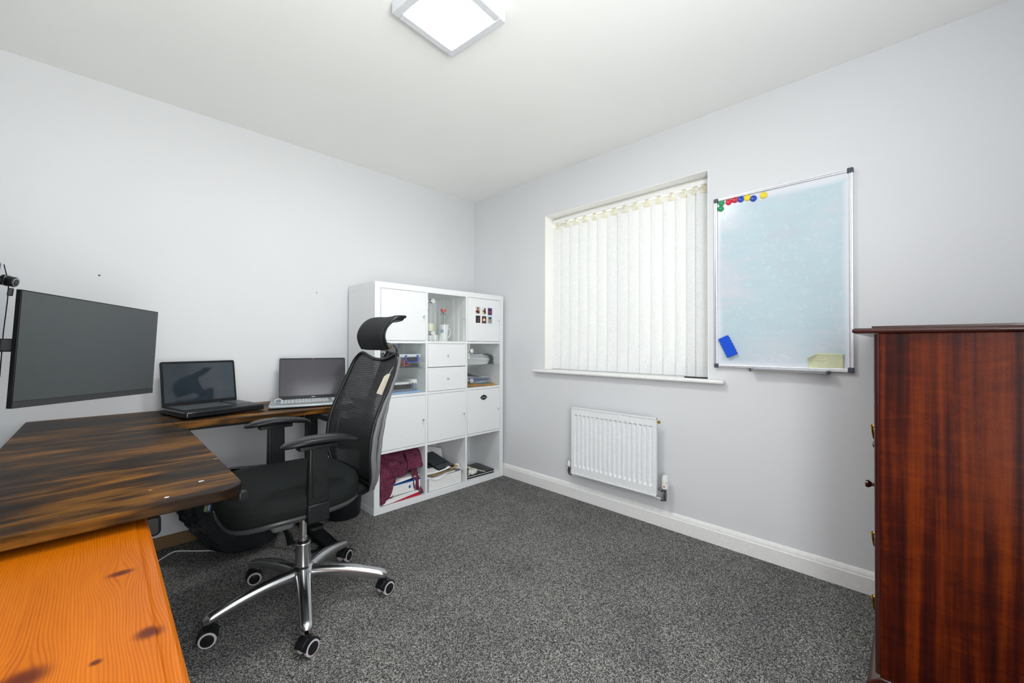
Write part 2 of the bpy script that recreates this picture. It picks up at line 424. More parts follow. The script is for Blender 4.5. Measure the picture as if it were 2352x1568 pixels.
b = B(); b.box(.0005, WINY0+.0002, WINZ1-.003, fx0, WINY1-.0002, WINZ1-.0001); b.box(.0005, WINY1-.003, WINZ0+.009, fx0, WINY1-.0001, WINZ1-.003); b.box(.0005, WINY0+.0001, WINZ0+.009, fx0, WINY0+.003, WINZ1-.003)
b.build('reveal_lining', 'reveal', w1, smooth=False)  # added thin skin that carries the lightened reveal colour

# vertical blind
vb = thing('vertical_blind', 'cream vertical slat blind hanging closed in the window recess', 'blind', (.10, -1.41, 1.99))
b = B(); b.box(.086, WINY0+.012, 1.994, .116, WINY1-.006, 2.020); b.build('headrail', 'upvc', vb, bevel=.004)
edges = [-.834, -.921, -1.000, -1.078, -1.159, -1.239, -1.315, -1.394, -1.471, -1.552, -1.631, -1.708, -1.786, -1.863, -1.915, -1.962]
for i in range(15):
    y0, y1 = edges[i], edges[i+1]; cy = (y0+y1)/2-.004; ang = math.radians([16, 15, 17, 14, 18, 22, 14, 15, 13, 16, 20, 23, 27, 40, 44][i])
    wd = .0445
    bot = .888; top = 1.960
    b = B(); nn = 5; mm = T((.10, cy, 0), ang)
    def sl(u, v, bot=bot, top=top):
        s = (u-.5)*2
        return (.0035*(1-s*s), s*wd, lerp(bot, top, v))
    b.grid(sl, nn, 12, mat=mm)
    s = b.build('slat', 'slat', vb, smooth=True, recalc=False)
    b = B(); b.box(-.0035, -.020, 1.950, .0035, .020, 1.968, mat=mm); b.cyl(mm @ Vector((0, 0, 1.968)), mm @ Vector((0, 0, 1.994)), .004, n=8)
    b.box(-.010, -.012, 1.985, .010, .012, 1.992, mat=mm)
    b.build('hanger', 'cream', s)
    b = B(); cxn = [mm @ Vector((-.006, sgn*wd*.92, z)) for sgn, z in ((-1, .905),)]
    loop = [mm @ Vector((-.005*math.sin(a)-.003, -wd-.001, .912-.020*math.cos(a))) for a in [2*PI*k/14 for k in range(14)]]
    b.tube(loop, .0009, 5, closed=True)
    b.build('chain_loop', 'white_pl', s)
# dark strip lying on the sill at the right end of the blind
b = B(); b.box(.02, -1.985, WINZ0+.008, .05, -1.86, WINZ0+.014)
tag(b.build('phone_cable_clip', 'black_plastic', bevel=.001), 'thin dark strip lying on the right end of the window sill', 'strip')

# ------------------------------------------------------------------ ceiling light
cl = thing('ceiling_light', 'square white LED panel light mounted on the ceiling', 'ceiling light', (-1.452, -1.575, H))
ax = Vector((-1.270+1.297, -1.701+1.406, 0)).normalized(); ay = Vector((0, 0, 1)).cross(ax)
cm = Vector((-1.297, -1.406, 0))  # near corner
side = .298
mid = cm+ax*side/2
# second axis points to the (-1.596,-1.44) corner
a2 = Vector((-1.596+1.297, -1.440+1.406, 0)).normalized(); a2 = (a2-ax*a2.dot(ax)).normalized()
cen = cm+ax*side/2+a2*side/2
LM = frame((cen.x, cen.y, 0), ax, a2, Vector((0, 0, 1)))
b = B(); h = side/2; q = h-.030; zb = 2.290
b.box(-h, -h, zb, h, -q, H, LM); b.box(-h, q, zb, h, h, H, LM); b.box(-h, -q, zb, -q, q, H, LM); b.box(q, -q, zb, h, q, H, LM)
b.build('light_frame', 'lampframe', cl, bevel=.003)
M['led'] = emis('led_diffuser', (.975, .99, 1.0), 104)
b = B(); b.box(-q, -q, zb+.003, q, q, zb+.010, LM); b.build('diffuser', 'led', cl, smooth=False)

# ------------------------------------------------------------------ radiator
rd = thing('radiator', 'white single panel radiator with vertical flutes below the window', 'radiator', (-.07, -1.44, .2))
ry0, ry1, rz0, rz1, rx = -1.737, -1.141, .200, .640, -.080
b = B()
nfl = 17; step = (ry1-ry0-.03)/nfl
prof = [(ry0, rx+.014), (ry0, rx), (ry0+.012, rx)]
def panel(u, v): pass
ys = [ry0, ry0+.006]; 
cols = []
for k in range(nfl):
    c = ry0+.015+step*(k+.5)
    cols += [(c-step*.34, 0), (c-step*.24, 1), (c+step*.24, 1), (c+step*.34, 0)]
cols = [(ry0, 0)]+cols+[(ry1, 0)]
rows = [(rz0, 0), (rz0+.045, 0), (rz0+.060, 1), (rz1-.050, 1), (rz1-.042, 0), (rz1, 0)]
vs = [(rx+.009*(a*c2), y, z) for z, a in rows for y, c2 in cols]; nc = len(cols)
fs = [(i*nc+j, i*nc+j+1, (i+1)*nc+j+1, (i+1)*nc+j) for i in range(len(rows)-1) for j in range(nc-1)]
b.add(vs, fs)
b.box(rx-.0005, ry0-.004, rz0-.004, rx+.014, ry0+.001, rz1+.004); b.box(rx-.0005, ry1-.001, rz0-.004, rx+.014, ry1+.004, rz1+.004)
b.box(rx-.0035, ry0-.004, rz1-.001, rx+.014, ry1+.004, rz1+.006); b.box(rx-.0035, ry0-.004, rz0-.006, rx+.014, ry1+.004, rz0+.001)
b.box(rx+.010, ry0, rz0, rx+.014, ry1, rz1)
b.build('radiator_panel', 'rad', rd, ang=20, recalc=False)
b = B()
for k in range(18): b.box(-.064, ry0+.03+k*.031, rz0+.04, -.034, ry0+.0312+k*.031, rz1-.05)
b.build('convector_fins', 'rad', rd, smooth=False)
for y in (ry0+.1, ry1-.1):
    b = B(); b.box(-.034, y-.012, rz0+.05, 0, y+.012, rz1-.06); b.build('wall_bracket', 'rad', rd)
# bleed valve top right
b = B(); b.cyl((-.060, ry0, .622), (-.060, ry0-.016, .622), .008, n=12); b.cyl((-.060, ry0-.010, .622), (-.060, ry0-.013, .622), .0095, n=6)
b.build('bleed_valve', 'brass', rd)
# thermostatic valve
b = B(); b.lathe([(.0165, .246), (.0185, .250), (.0185, .280), (.0175, .2815)], 24, T((-.060, -1.784, 0)))
b.lathe([(.0195, .283), (.020, .286), (.019, .300), (.0155, .318), (.013, .322), (.004, .323)], 12, T((-.060, -1.784, 0)))
tv = b.build('thermostat_valve', 'white_pl', rd, ang=25)
b = B(); b.cyl((-.078, -1.786, .263), (-.0805, -1.786, .263), .004, n=12)
M['red'] = pm('red_plastic', srgb(205, 40, 35), .4)
b.build('red_dot', 'red', tv)
b = B()
b.cyl((-.060, -1.784, .246), (-.060, -1.784, .178), .0085, n=14); b.cyl((-.060, -1.784, .235), (-.060, ry0-.004, .235), .0075, n=14)
b.cyl((-.060, -1.784, .212), (-.060, -1.784, .196), .0115, n=6); b.cyl((-.060, -1.770, .235), (-.060, -1.757, .235), .011, n=6)
b.cyl((-.060, -1.784, .182), (-.060, -1.760, .182), .0085, n=14); b.cyl((-.060, -1.772, .182), (-.060, -1.762, .182), .0115, n=6)
M['dk_chrome'] = pm('tarnished_chrome', (.30, .31, .33), .22, 1)
b.build('chrome_valve_body', 'dk_chrome', rd, ang=30)
b = B()
b.lathe([(.0095, .232), (.0105, .235), (.0105, .256), (.007, .262), (.002, .272)], 14, T((-.060, -1.104, 0)))
b.build('lockshield_cap', 'white_pl', rd)
b = B(); b.cyl((-.060, -1.104, .232), (-.060, -1.104, .178), .008, n=14); b.cyl((-.060, -1.104, .212), (-.060, -1.104, .198), .0105, n=6)
b.cyl((-.060, -1.104, .222), (-.060, -1.137, .222), .0075, n=14); b.cyl((-.060, -1.104, .183), (-.060, -1.128, .183), .008, n=14); b.cyl((-.060, -1.114, .183), (-.060, -1.124, .183), .0105, n=6)
b.build('chrome_valve_body', 'dk_chrome', rd, ang=30)
b = B(); b.tube(smoothpath([(-.060, -1.765, .182), (-.058, -1.70, .186), (-.045, -1.60, .192), (-.018, -1.50, .205)]), .0045, 8)
b.tube(smoothpath([(-.060, -1.125, .183), (-.058, -1.18, .186), (-.045, -1.30, .192), (-.018, -1.38, .205), (-.018, -1.50, .205)]), .0045, 8)
b.build('feed_pipe', 'rad', rd)

# ------------------------------------------------------------------ whiteboard
wby0, wby1, wbz0, wbz1 = -2.612, -2.038, .952, 1.853
wb_ = thing('whiteboard', 'tall white dry-wipe board with aluminium frame on the wall right of the window', 'whiteboard', (-.01, -2.325, .952))
def wboard():
    t = NT('smeared_dry_wipe_surface'); v = t.coord((1, 1, 1)); w = t.coord((1, 1.2, 5), (.25, 0, 0))
    a = t.noise(v, 3.2, 3, .5); c = t.noise(w, 4, 4, .6, .6); d = t.noise(t.coord((1, 9, 16)), 3.0, 4, .65, 1.4)
    sp = t.new('SeparateXYZ'); g = t.new('NewGeometry'); t.link(g.outputs['Position'], sp.inputs[0])
    col = t.ramp(t.math('ADD', t.math('MULTIPLY', a, .6), t.math('MULTIPLY', c, .4)), [(.34, srgb(188, 200, 210)), (.48, srgb(184, 205, 214)), (.60, srgb(196, 205, 214)), (.72, srgb(204, 207, 217))])
    ghost = t.ramp(d, [(.56, (0, 0, 0)), (.66, (1, 1, 1))])
    col = t.mix(t.math('MULTIPLY', ghost, .22), col, srgb(232, 236, 240))
    # clean margin around the edge
    ey = t.math('SUBTRACT', .270, t.math('ABSOLUTE', t.math('ADD', sp.outputs[1], 2.325))); ez = t.math('SUBTRACT', .425, t.math('ABSOLUTE', t.math('SUBTRACT', sp.outputs[2], 1.395)))
    e = t.math('ADD', t.math('MINIMUM', ey, ez), t.math('MULTIPLY', t.math('SUBTRACT', a, .5), .04))
    k = t.math('SMOOTH_MAX', t.math('MULTIPLY', e, 40), 0, .2); k = t.math('MINIMUM', k, 1)
    t.link(t.mix(k, srgb(218, 222, 230), col), t.b.inputs['Base Color'])
    t.b.inputs['Roughness'].default_value = .22; t.b.inputs['Specular IOR Level'].default_value = .4; return t.m
M['wboard'] = wboard()
b = B(); b.box(-.012, wby0+.012, wbz0+.012, -.004, wby1-.012, wbz1-.012); b.build('writing_surface', 'wboard', wb_, smooth=False)
fr = [(0, 0), (-.020, 0), (-.020, .005), (-.017, .0065), (-.017, .0095), (-.020, .011), (-.019, .0135), (-.0125, .0155), (0, .0155)]
def bar(p0, inward, along, L):
    bb = B(); mm = frame(p0, Vector((1, 0, 0)), inward, along); bb.prism(fr, 0, L, mm); return bb
for nm, p0, inw, al, L in (('top', (0, wby0, wbz1), (0, 0, -1), (0, 1, 0), wby1-wby0), ('bot', (0, wby0, wbz0), (0, 0, 1), (0, 1, 0), wby1-wby0),
                           ('l', (0, wby1, wbz0), (0, -1, 0), (0, 0, 1), wbz1-wbz0), ('r', (0, wby0, wbz0), (0, 1, 0), (0, 0, 1), wbz1-wbz0)):
    bar(p0, Vector(inw), Vector(al), L).build('frame_rail', 'alu', wb_, ang=20)
for y, z in ((wby0, wbz0), (wby0, wbz1), (wby1, wbz0), (wby1, wbz1)):
    sy = 1 if y == wby0 else -1; sz = 1 if z == wbz0 else -1
    b = B(); ya, yb = sorted((y-sy*.002, y+sy*.020)); za, zb2 = sorted((z-sz*.002, z+sz*.020))
    b.box(-.0225, ya, za, -.001, yb, zb2); b.build('corner_cap', 'dk_corner', wb_, bevel=.003)
b = B(); b.prism([(-.012, wbz0-.001), (-.052, wbz0-.004), (-.056, wbz0+.002), (-.058, wbz0+.001), (-.055, wbz0-.010), (-.012, wbz0-.008)], -2.520, -2.222, axis='y')
tr = b.build('pen_tray', 'alu', wb_, ang=25)
for y0, y1 in ((-2.532, -2.520), (-2.222, -2.212)):
    b = B(); b.box(-.059, y0, wbz0-.012, -.010, y1, wbz0+.003); b.build('tray_end_cap', 'dk_corner', tr, bevel=.003)
# magnets
MC = {'green': pm('green_plastic', srgb(0, 140, 82), .25, coat=.3), 'red': pm('crimson_plastic', srgb(200, 22, 50), .25, coat=.3), 'blue': pm('blue_plastic', srgb(12, 66, 176), .25, coat=.3), 'yellow': pm('yellow_plastic', srgb(232, 205, 18), .25, coat=.3)}
mg = [(-2.072, 1.828, 'green', 'green round magnet at the board top left, upper of the two green'),
      (-2.069, 1.799, 'green', 'green round magnet on the whiteboard, lower of the two green ones'),
      (-2.108, 1.825, 'red', 'red round magnet on the whiteboard, left one of the two red ones'),
      (-2.138, 1.829, 'red', 'red round magnet on the whiteboard touching a blue magnet'),
      (-2.166, 1.825, 'blue', 'blue round magnet on the whiteboard between a red and a yellow one'),
      (-2.196, 1.825, 'yellow', 'yellow round magnet on the whiteboard between the two blue ones'),
      (-2.224, 1.815, 'blue', 'blue round magnet ending the touching row on the whiteboard'),
      (-2.269, 1.820, 'yellow', 'yellow round magnet standing alone on the whiteboard, rightmost of all magnets')]
for y, z, c, lb in mg:
    t = thing('round_magnet', lb, 'magnet', (-.0125, y, z), group='round magnets on the whiteboard')
    b = B(); mm = frame((-.0122, y, z), Vector((0, 1, 0)), Vector((0, 0, 1)), Vector((-1, 0, 0)))
    b.lathe([(.0150, 0), (.0155, .003), (.0150, .006), (.013, .0072), (.0105, .0070), (.0100, .0066), (.006, .0074), (0.001, .0076)], 28, mm)
    b.build('magnet_cap', MC[c], t, ang=50)
# eraser
er = thing('board_eraser', 'blue rectangular felt eraser tilted on the whiteboard', 'eraser', (-.0125, -2.106, 1.063))
EM = frame((-.0125, -2.106, 1.063), Vector((0, .42, .9075)).normalized(), Vector((0, -.9075, .42)).normalized(), Vector((-1, 0, 0)))
pts = []
for i in range(25):
    t_ = i/24; pts.append((lerp(-.052, .052, t_), .026+.0016*math.sin(t_*2*PI*6)))
pts += [(.054, .022), (.054, -.022)]
for i in range(25):
    t_ = 1-i/24; pts.append((lerp(-.052, .052, t_), -.026-.0016*math.sin(t_*2*PI*6)))
pts += [(-.054, -.022), (-.054, .022)]
M['erblue'] = pm('bright_blue_foam', srgb(10, 78, 205), .6, bump=(400, .2, .0005))
b = B(); b.prism(pts, .006, .020, EM); b.build('eraser_block', 'erblue', er, bevel=.0015, ang=50)
b = B(); b.box(-.050, -.023, .0002, .050, .023, .006, EM); b.build('felt_pad', 'seat_fabric', er)
# sticky note
sn = thing('sticky_note', 'pale green sticky note with faint handwriting at the lower right of the whiteboard', 'sticky note', (-.0125, -2.514, .995))
M['note'] = pm('pale_green_note_paper', srgb(216, 220, 184), .75)
def note(u, v):
    y = lerp(-2.449, -2.579, u); top = 1.033-.022*max(0, (.22-u)/.22)**.7
    z = lerp(.958, top, v); curl = .001+.016*v**3*(max(0, .4-u)/.4)+.006*v**4
    return (-.0135-curl, y, z)
b = B(); b.grid(note, 18, 14); b.build('note_sheet', 'note', sn, solid=.0004, recalc=False)
M['ink'] = pm('faded_grey_ink', srgb(120, 122, 112), .7)
def squiggle(bb, y0, y1, z, amp, off=-.0152, seed=0, r=.00035):
    rnd = random.Random(seed); n = int(abs(y1-y0)/.0022); pp = []
    for i in range(n): pp.append((off, lerp(y0, y1, i/n), z+amp*rnd.uniform(-1, 1)))
    bb.tube(pp, r, 4)
b = B(); squiggle(b, -2.478, -2.492, 1.026, .002, -.0205, 1); squiggle(b, -2.496, -2.526, 1.026, .002, -.0185, 2); squiggle(b, -2.476, -2.500, 1.010, .0018, -.0172, 3); squiggle(b, -2.476, -2.512, .998, .0016, -.0160, 4)
b.build('handwriting', 'ink', sn)

# ------------------------------------------------------------------ cube storage cabinet
KX, KY, KW, KD = -1.14, -.41, 1.1155, .385
cab = thing('storage_cabinet', 'white cube storage cabinet, three cells wide and four high, in the corner', 'cabinet', (KX+KW/2, KY+KD/2, 0))
o_, s_, cc = .0385, .0165, .335
KH = 2*o_+4*cc+3*s_
for nm_, za_, zb_ in (('base_panel', 0, o_), ('top_panel', KH-o_, KH)):
    b = B(); b.box(KX, KY, za_, KX+KW, KY+KD, zb_); b.build(nm_, 'white_lam', cab, bevel=.0008, seg=1)
for xa_, xb_ in ((KX+.0003, KX+o_), (KX+KW-o_, KX+KW-.0003)):
    b = B(); b.box(xa_, KY+.0005, o_, xb_, KY+KD, KH-o_); b.build('side_panel', 'white_lam', cab, bevel=.0008, seg=1)
cx = [KX+o_+i*(cc+s_) for i in range(3)]; cz = [o_+j*(cc+s_) for j in range(4)]
for j in range(1, 4):
    b = B(); b.box(KX+o_, KY+.001, cz[j]-s_, KX+KW-o_, KY+KD-.003, cz[j]); b.build('shelf_panel', 'white_lam', cab, bevel=.0006, seg=1)
for i in range(1, 3):
    for j in range(4):
        b = B(); b.box(cx[i]-s_, KY+.001, cz[j]+.0001, cx[i], KY+KD-.003, cz[j]+cc-.0001); b.build('divider_panel', 'white_lam', cab, bevel=.0006, seg=1)
b = B(); b.box(KX+.01, KY+KD-.006, .01, KX+KW-.01, KY+KD-.001, KH-.01); b.build('back_panel', 'white_lam', cab, smooth=False)
def knob(par, x, z, y=KY):
    bb = B(); mm = frame((x, y, z), Vector((1, 0, 0)), Vector((0, 0, 1)), Vector((0, -1, 0)))
    bb.lathe([(.003, 0), (.003, .010), (.0065, .012), (.007, .018), (.005, .0205), (.001, .021)], 14, mm); return bb.build('knob', 'steel', par)
g_ = .0022
def door(i, j, knx, label=None):
    bb = B(); bb.box(cx[i]+g_, KY-.001, cz[j]+g_, cx[i]+cc-g_, KY+.015, cz[j]+cc-g_)
    bb.box(cx[i]+.01, KY+.017, cz[j]+.01, cx[i]+cc-.01, KY+.03, cz[j]+cc-.01)
    d = bb.build('door', 'white_lam', cab, bevel=.001, seg=1)
    if label: d['label'] = label
    knob(d, knx, cz[j]+cc/2, KY-.001); return d
for i, j in ((0, 3), (2, 3), (0, 1), (1, 1), (2, 1)):
    dd = door(i, j, cx[i]+cc-.025)
    if (i, j) == (2, 1): lab_door = dd
for k in range(2):
    z0 = cz[2]+k*(cc/2); bb = B(); bb.box(cx[1]+g_, KY-.001, z0+g_, cx[1]+cc-g_, KY+.015, z0+cc/2-g_)
    bb.box(cx[1]+.01, KY+.017, z0+.01, cx[1]+cc-.01, KY+.30, z0+cc/2-.02)
    d = bb.build('drawer', 'white_lam', cab, bevel=.001, seg=1); knob(d, cx[1]+cc/2-.004, z0+cc/4, KY-.001)
for i, j in ((1, 3), (0, 2), (2, 2)):
    bb = B(); bb.box(cx[i]+g_, KY-.001, cz[j]+g_, cx[i]+cc-g_, KY+.0035, cz[j]+cc-g_); d = bb.build('glass_door', 'glass', cab, smooth=False, label='clear glass door')
    knob(d, cx[i]+cc-.022, cz[j]+cc/2, KY-.001)
    for zz in (cz[j]+.055, cz[j]+cc-.055):
        bb = B(); mm = frame((cx[i]+.036, KY-.0008, zz), Vector((1, 0, 0)), Vector((0, 0, 1)), Vector((0, -1, 0)))
        bb.lathe([(.0175, 0), (.0175, .006), (.0165, .008), (.001, .0082)], 24, mm); bb.build('hinge_cap', 'steel', d)
        bb = B(); bb.box(cx[i]+.001, KY+.005, zz-.014, cx[i]+.045, KY+.02, zz+.014); bb.build('hinge', 'dk_chrome', d, bevel=.003)
for i, j, dz in ((0, 2, .167), (2, 2, .167)):
    bb = B(); bb.box(cx[i]+.002, KY+.03, cz[j]+dz, cx[i]+cc-.002, KY+KD-.02, cz[j]+dz+.005); gs = bb.build('glass_shelf', 'glass_shelf', cab, smooth=False)
    for yy in (KY+.06, KY+.30):
        for xx in (cx[i]+.004, cx[i]+cc-.004):
            bb = B(); bb.cyl((cx[i] if xx < cx[i]+.1 else cx[i]+cc, yy, cz[j]+dz-.004), (cx[i]+.010 if xx < cx[i]+.1 else cx[i]+cc-.010, yy, cz[j]+dz-.004), .0035, n=8); bb.build('shelf_pin', 'steel', gs)
for i, j in ((0, 2), (2, 2)):
    for zz in (.06, .225):
        bb = B(); bb.cyl((cx[i]+cc+.0005, KY+.055, cz[j]+zz), (cx[i]+cc-.0006, KY+.055, cz[j]+zz), .003, n=8); bb.build('pin_hole', 'black_plastic', cab)
# ornate black label on the lower right door
def badge(s=1.0):
    pts = []
    for k in range(96):
        a = 2*PI*k/96; r = 1+.10*math.cos(8*a)+.05*math.cos(4*a); pts.append((.031*s*r*math.cos(a)*(1.05), .019*s*r*math.sin(a)))
    return pts
bb = B(); mm = frame((-.236, KY-.0012, .658), Vector((1, 0, 0)), Vector((0, 0, 1)), Vector((0, -1, 0))); bb.prism(badge(), 0, .0012, mm)
pl = bb.build('label_plaque', pm('chalkboard_black', (.02, .022, .024), .6), lab_door, label='black ornate chalk label')
text_mesh('chalk_writing', 'stationery', .0115, mm @ Matrix.Translation((0, 0, .0013)), pm('chalk', (.5, .52, .54), .8), pl)

# six little photographs on the upper right door
ph_specs = [
    (-.298, 1.334, 'photo print of two people cheek to cheek, top left of six on the door', (200, 190, 186), [((-.004, -.012), (.020, .012), (28, 26, 34)), ((-.002, .009), (.007, .009), (176, 108, 84)), ((-.001, .017), (.009, .005), (24, 20, 22)), ((.009, -.001), (.006, .008), (205, 120, 88)), ((-.012, -.018), (.007, .005), (190, 120, 90))]),
    (-.235, 1.332, 'photo print of adult and child in yellow, top middle of six on the door', (222, 224, 226), [((.006, -.006), (.012, .018), (40, 34, 34)), ((.007, .009), (.008, .010), (120, 82, 64)), ((.007, .017), (.009, .005), (18, 16, 18)), ((-.008, .000), (.007, .008), (110, 70, 50)), ((-.008, -.014), (.009, .008), (206, 190, 70))]),
    (-.174, 1.331, 'purple-toned photo print of a face, top right of six on the door', (92, 58, 120), [((.002, -.002), (.012, .016), (140, 66, 70)), ((-.004, .012), (.012, .007), (44, 24, 48)), ((-.009, -.014), (.008, .006), (52, 34, 80)), ((.006, .001), (.002, .0012), (30, 14, 20))]),
    (-.298, 1.265, 'dark photo print of a seated person, bottom left of six on the door', (48, 46, 56), [((0, .008), (.010, .010), (92, 70, 66)), ((0, .014), (.011, .005), (20, 20, 26)), ((0, -.010), (.013, .010), (30, 28, 30)), ((.000, -.012), (.005, .006), (140, 110, 50))]),
    (-.235, 1.264, 'photo print of a pale-shirted person, bottom middle of six on the door', (96, 44, 44), [((0, -.002), (.013, .012), (225, 215, 170)), ((0, .014), (.007, .008), (168, 104, 78)), ((0, .020), (.008, .004), (22, 18, 20)), ((.001, -.017), (.012, .006), (60, 34, 34)), ((.001, -.006), (.004, .005), (196, 150, 50))]),
    (-.174, 1.264, 'photo print of a face on blue, bottom right of six on the door', (120, 186, 206), [((.001, -.003), (.014, .018), (196, 122, 96)), ((0, .015), (.014, .007), (34, 24, 26)), ((-.005, .003), (.0022, .0014), (30, 18, 18)), ((.006, .003), (.0022, .0014), (30, 18, 18)), ((.001, -.012), (.005, .0016), (150, 50, 50))]),
]
for x, z, lb, bg, els in ph_specs:
    y = KY-.001
    t = thing('photo_print', lb, 'photo', (x, y, z), group='photo prints on the cabinet door')
    bb = B(); bb.box(x-.024, y-.0012, z-.0295, x+.024, y-.0002, z+.0295); bb.cur = 1
    mats = ['paper', pm('photo_backdrop', srgb(*bg), .4)]
    bb.box(x-.0225, y-.0014, z-.028, x+.0225, y-.0012, z+.028)
    for q, ((ex, ez), (rx_, rz_), c) in enumerate(els):
        bb.cur = len(mats); mats.append(pm('photo_tone', srgb(*c), .4)); pts = []
        for k in range(20):
            a = 2*PI*k/20; px = min(max(ex+rx_*math.cos(a), -.0223), .0223); pz = min(max(ez+rz_*math.sin(a), -.0278), .0278); pts.append((x+px, z+pz))
        bb.prism(pts, y-.0014-.0001*(q+1), y-.0013, axis='y')
    bb.build('print_sheet', mats, t, smooth=False)

# ------------------------------------------------------------------ things inside the cabinet
def cup(bb, c, prof, n=28): bb.lathe(prof, n, T(c))
# upper glass cell
fz = cz[3]
t = thing('mug', 'tall white tapered mug with handle behind the upper glass door', 'mug', (-.558, -.345, fz), group=None)
b = B(); cup(b, (-.570, -.350, fz+.001), [(.022, 0), (.024, .002), (.027, .05), (.034, .118), (.035, .120), (.033, .120), (.026, .05), (.022, .006), (.001, .005)])
b.build('mug_body', 'paper', t)
b = B(); b.tube(smoothpath([(-.541, -.350, fz+.095), (-.522, -.350, fz+.092), (-.514, -.350, fz+.07), (-.524, -.350, fz+.04), (-.545, -.350, fz+.022)]), .0035, 8); b.build('handle', 'paper', t)
t = thing('gift_box', 'low pale box under the short mug in the upper glass cell', 'box', (-.66, -.30, fz))
b = B(); b.box(-.74, -.35, fz+.0005, -.62, -.22, fz+.046); b.build('box_body', 'paper_lt', t, bevel=.002)
t = thing('mug', 'short white mug standing on a low box behind the upper glass door', 'mug', (-.655, -.30, fz+.047))
b = B(); cup(b, (-.665, -.30, fz+.047), [(.034, 0), (.037, .003), (.037, .080), (.0375, .082), (.035, .082), (.034, .01), (.001, .008)]); b.build('mug_body', 'cream', t)
b = B(); b.tube(smoothpath([(-.702, -.30, fz+.115), (-.717, -.30, fz+.11), (-.722, -.30, fz+.09), (-.715, -.30, fz+.07), (-.702, -.30, fz+.065)]), .0035, 8); b.build('handle', 'cream', t)
t = thing('figurine', 'small blue and white figurine between the two mugs behind glass', 'figurine', (-.603, -.375, fz))
M['pblue'] = pm('pale_blue_glaze', srgb(120, 165, 205), .4)
b = B(); b.lathe([(.017, 0), (.020, .01), (.017, .035), (.011, .055), (.010, .06), (.001, .062)], 16, T((-.608, -.378, fz+.001))); b.build('figurine_body', 'paper_lt', t)
b = B(); b.lathe([(.001, .0), (.010, .004), (.013, .013), (.010, .022), (.001, .026)], 16, T((-.608, -.378, fz+.060))); b.build('figurine_head', 'pblue', t)
M['rose'] = pm('coral_red_petals', srgb(225, 70, 60), .6); M['leaf'] = pm('green_leaf', srgb(60, 110, 70), .6)
for k, (x, y, z, lb) in enumerate(((-.530, -.28, fz+.215, 'red artificial rose on a stem near the middle of the upper glass cell'), (-.722, -.33, fz+.200, 'red artificial rose at the left edge of the upper glass cell'))):
    t = thing('artificial_rose', lb, 'artificial flower', (x, y, fz), group='roses in the upper glass cell')
    b = B()
    for i in range(9):
        a = i*2.4; r = .004+.0017*i
        def pet(u, v, a=a, r=r):
            w = (u-.5)*1.5; rr = r*(.5+.9*math.sin(v*1.9)); return (x+rr*math.cos(a+w), y+rr*math.sin(a+w), z+.030*v-.004*math.cos(w*2)*v)
        b.grid(pet, 7, 5)
    b.build('blossom', 'rose', t, solid=.0006, recalc=False)
    b = B(); b.tube(smoothpath([(x, y, z+.004), (x+.004, y, z-.07), (x-.003, y, fz+.001)]), .0018, 6)
    for a in (0, 2.1, 4.2):
        b.grid(lambda u, v, a=a: (x+(.026*u)*math.cos(a)-(v-.5)*.02*math.sin(PI*u)*math.sin(a), y+(.026*u)*math.sin(a)+(v-.5)*.02*math.sin(PI*u)*math.cos(a), z-.004-.012*u*u), 7, 4)
    b.build('stem_and_leaves', 'leaf', t, recalc=False)
for k, (x, z, rz, lb) in enumerate(((-.625, fz+.10, .1, 'small printed card with a pink picture standing behind the figurine'), (-.685, fz+.145, -.1, 'small printed card leaning behind the short mug'))):
    t = thing('picture_card', lb, 'card', (x, -.235, fz)); b = B(); b.box(-.022, -.0006, -.036, .022, .0006, .036, T((x, -.235, z), rz)); cd = b.build('card_sheet', 'paper', t)
    b = B(); b.box(-.014, -.0010, -.012, .014, -.0006, .022, T((x, -.235, z), rz)); b.build('printed_picture', pm('pink_print', srgb(214, 150, 160) if k == 0 else srgb(150, 140, 175), .6), cd)
    if z > 0:
        b = B(); b.box(-.02, 0, fz+.0005-z, .02, .02, -.036, T((x, -.235, z), rz)); b.build('card_stand', 'clear', t)
# middle-left glass cell, upper shelf
sz = cz[2]+.167+.005
bx0, bx1, by0, by1 = -1.005, -.806, -.385, -.22
t = thing('plastic_storage_box', 'clear plastic lidded box with blue handle on the glass shelf', 'storage box', ((bx0+bx1)/2, (by0+by1)/2, sz))
b = B(); z0, z1 = sz+.001, sz+.078
for a in ((bx0, by0, bx1, by0+.003), (bx0, by1-.003, bx1, by1), (bx0, by0, bx0+.003, by1), (bx1-.003, by0, bx1, by1)): b.box(a[0], a[1], z0, a[2], a[3], z1)
b.box(bx0, by0, z0, bx1, by1, z0+.003); b.build('tub', 'clear', t, smooth=False)
M['frost'] = pm('frosted_white_lid', (.72, .76, .80), .3)
b = B(); b.box(bx0-.006, by0-.006, z1, bx1+.006, by1+.006, z1+.004); b.box(bx0-.004, by0-.004, z1-.008, bx1+.004, by0, z1); b.box(bx0-.008, by0-.008, z1-.003, bx1+.008, by0-.004, z1+.012)
b.box(bx0-.008, by1+.004, z1-.003, bx1+.008, by1+.008, z1+.012); b.box(bx0-.008, by0, z1-.003, bx0-.004, by1, z1+.012); b.box(bx1+.004, by0, z1-.003, bx1+.008, by1, z1+.012)
b.build('lid', 'frost', t, bevel=.001)
M['hblue'] = pm('blue_plastic_handle', srgb(45, 80, 190), .35)
b = B(); hx0, hx1 = -.912, -.822
b.tube(smoothpath([(hx0, by0-.010, z1+.006), (hx0, by0-.010, z1-.030), (hx0+.012, by0-.011, z1-.038), ((hx0+hx1)/2, by0-.012, z1-.040), (hx1-.012, by0-.011, z1-.038), (hx1, by0-.010, z1-.030), (hx1, by0-.010, z1+.006)]), .0042, 8)
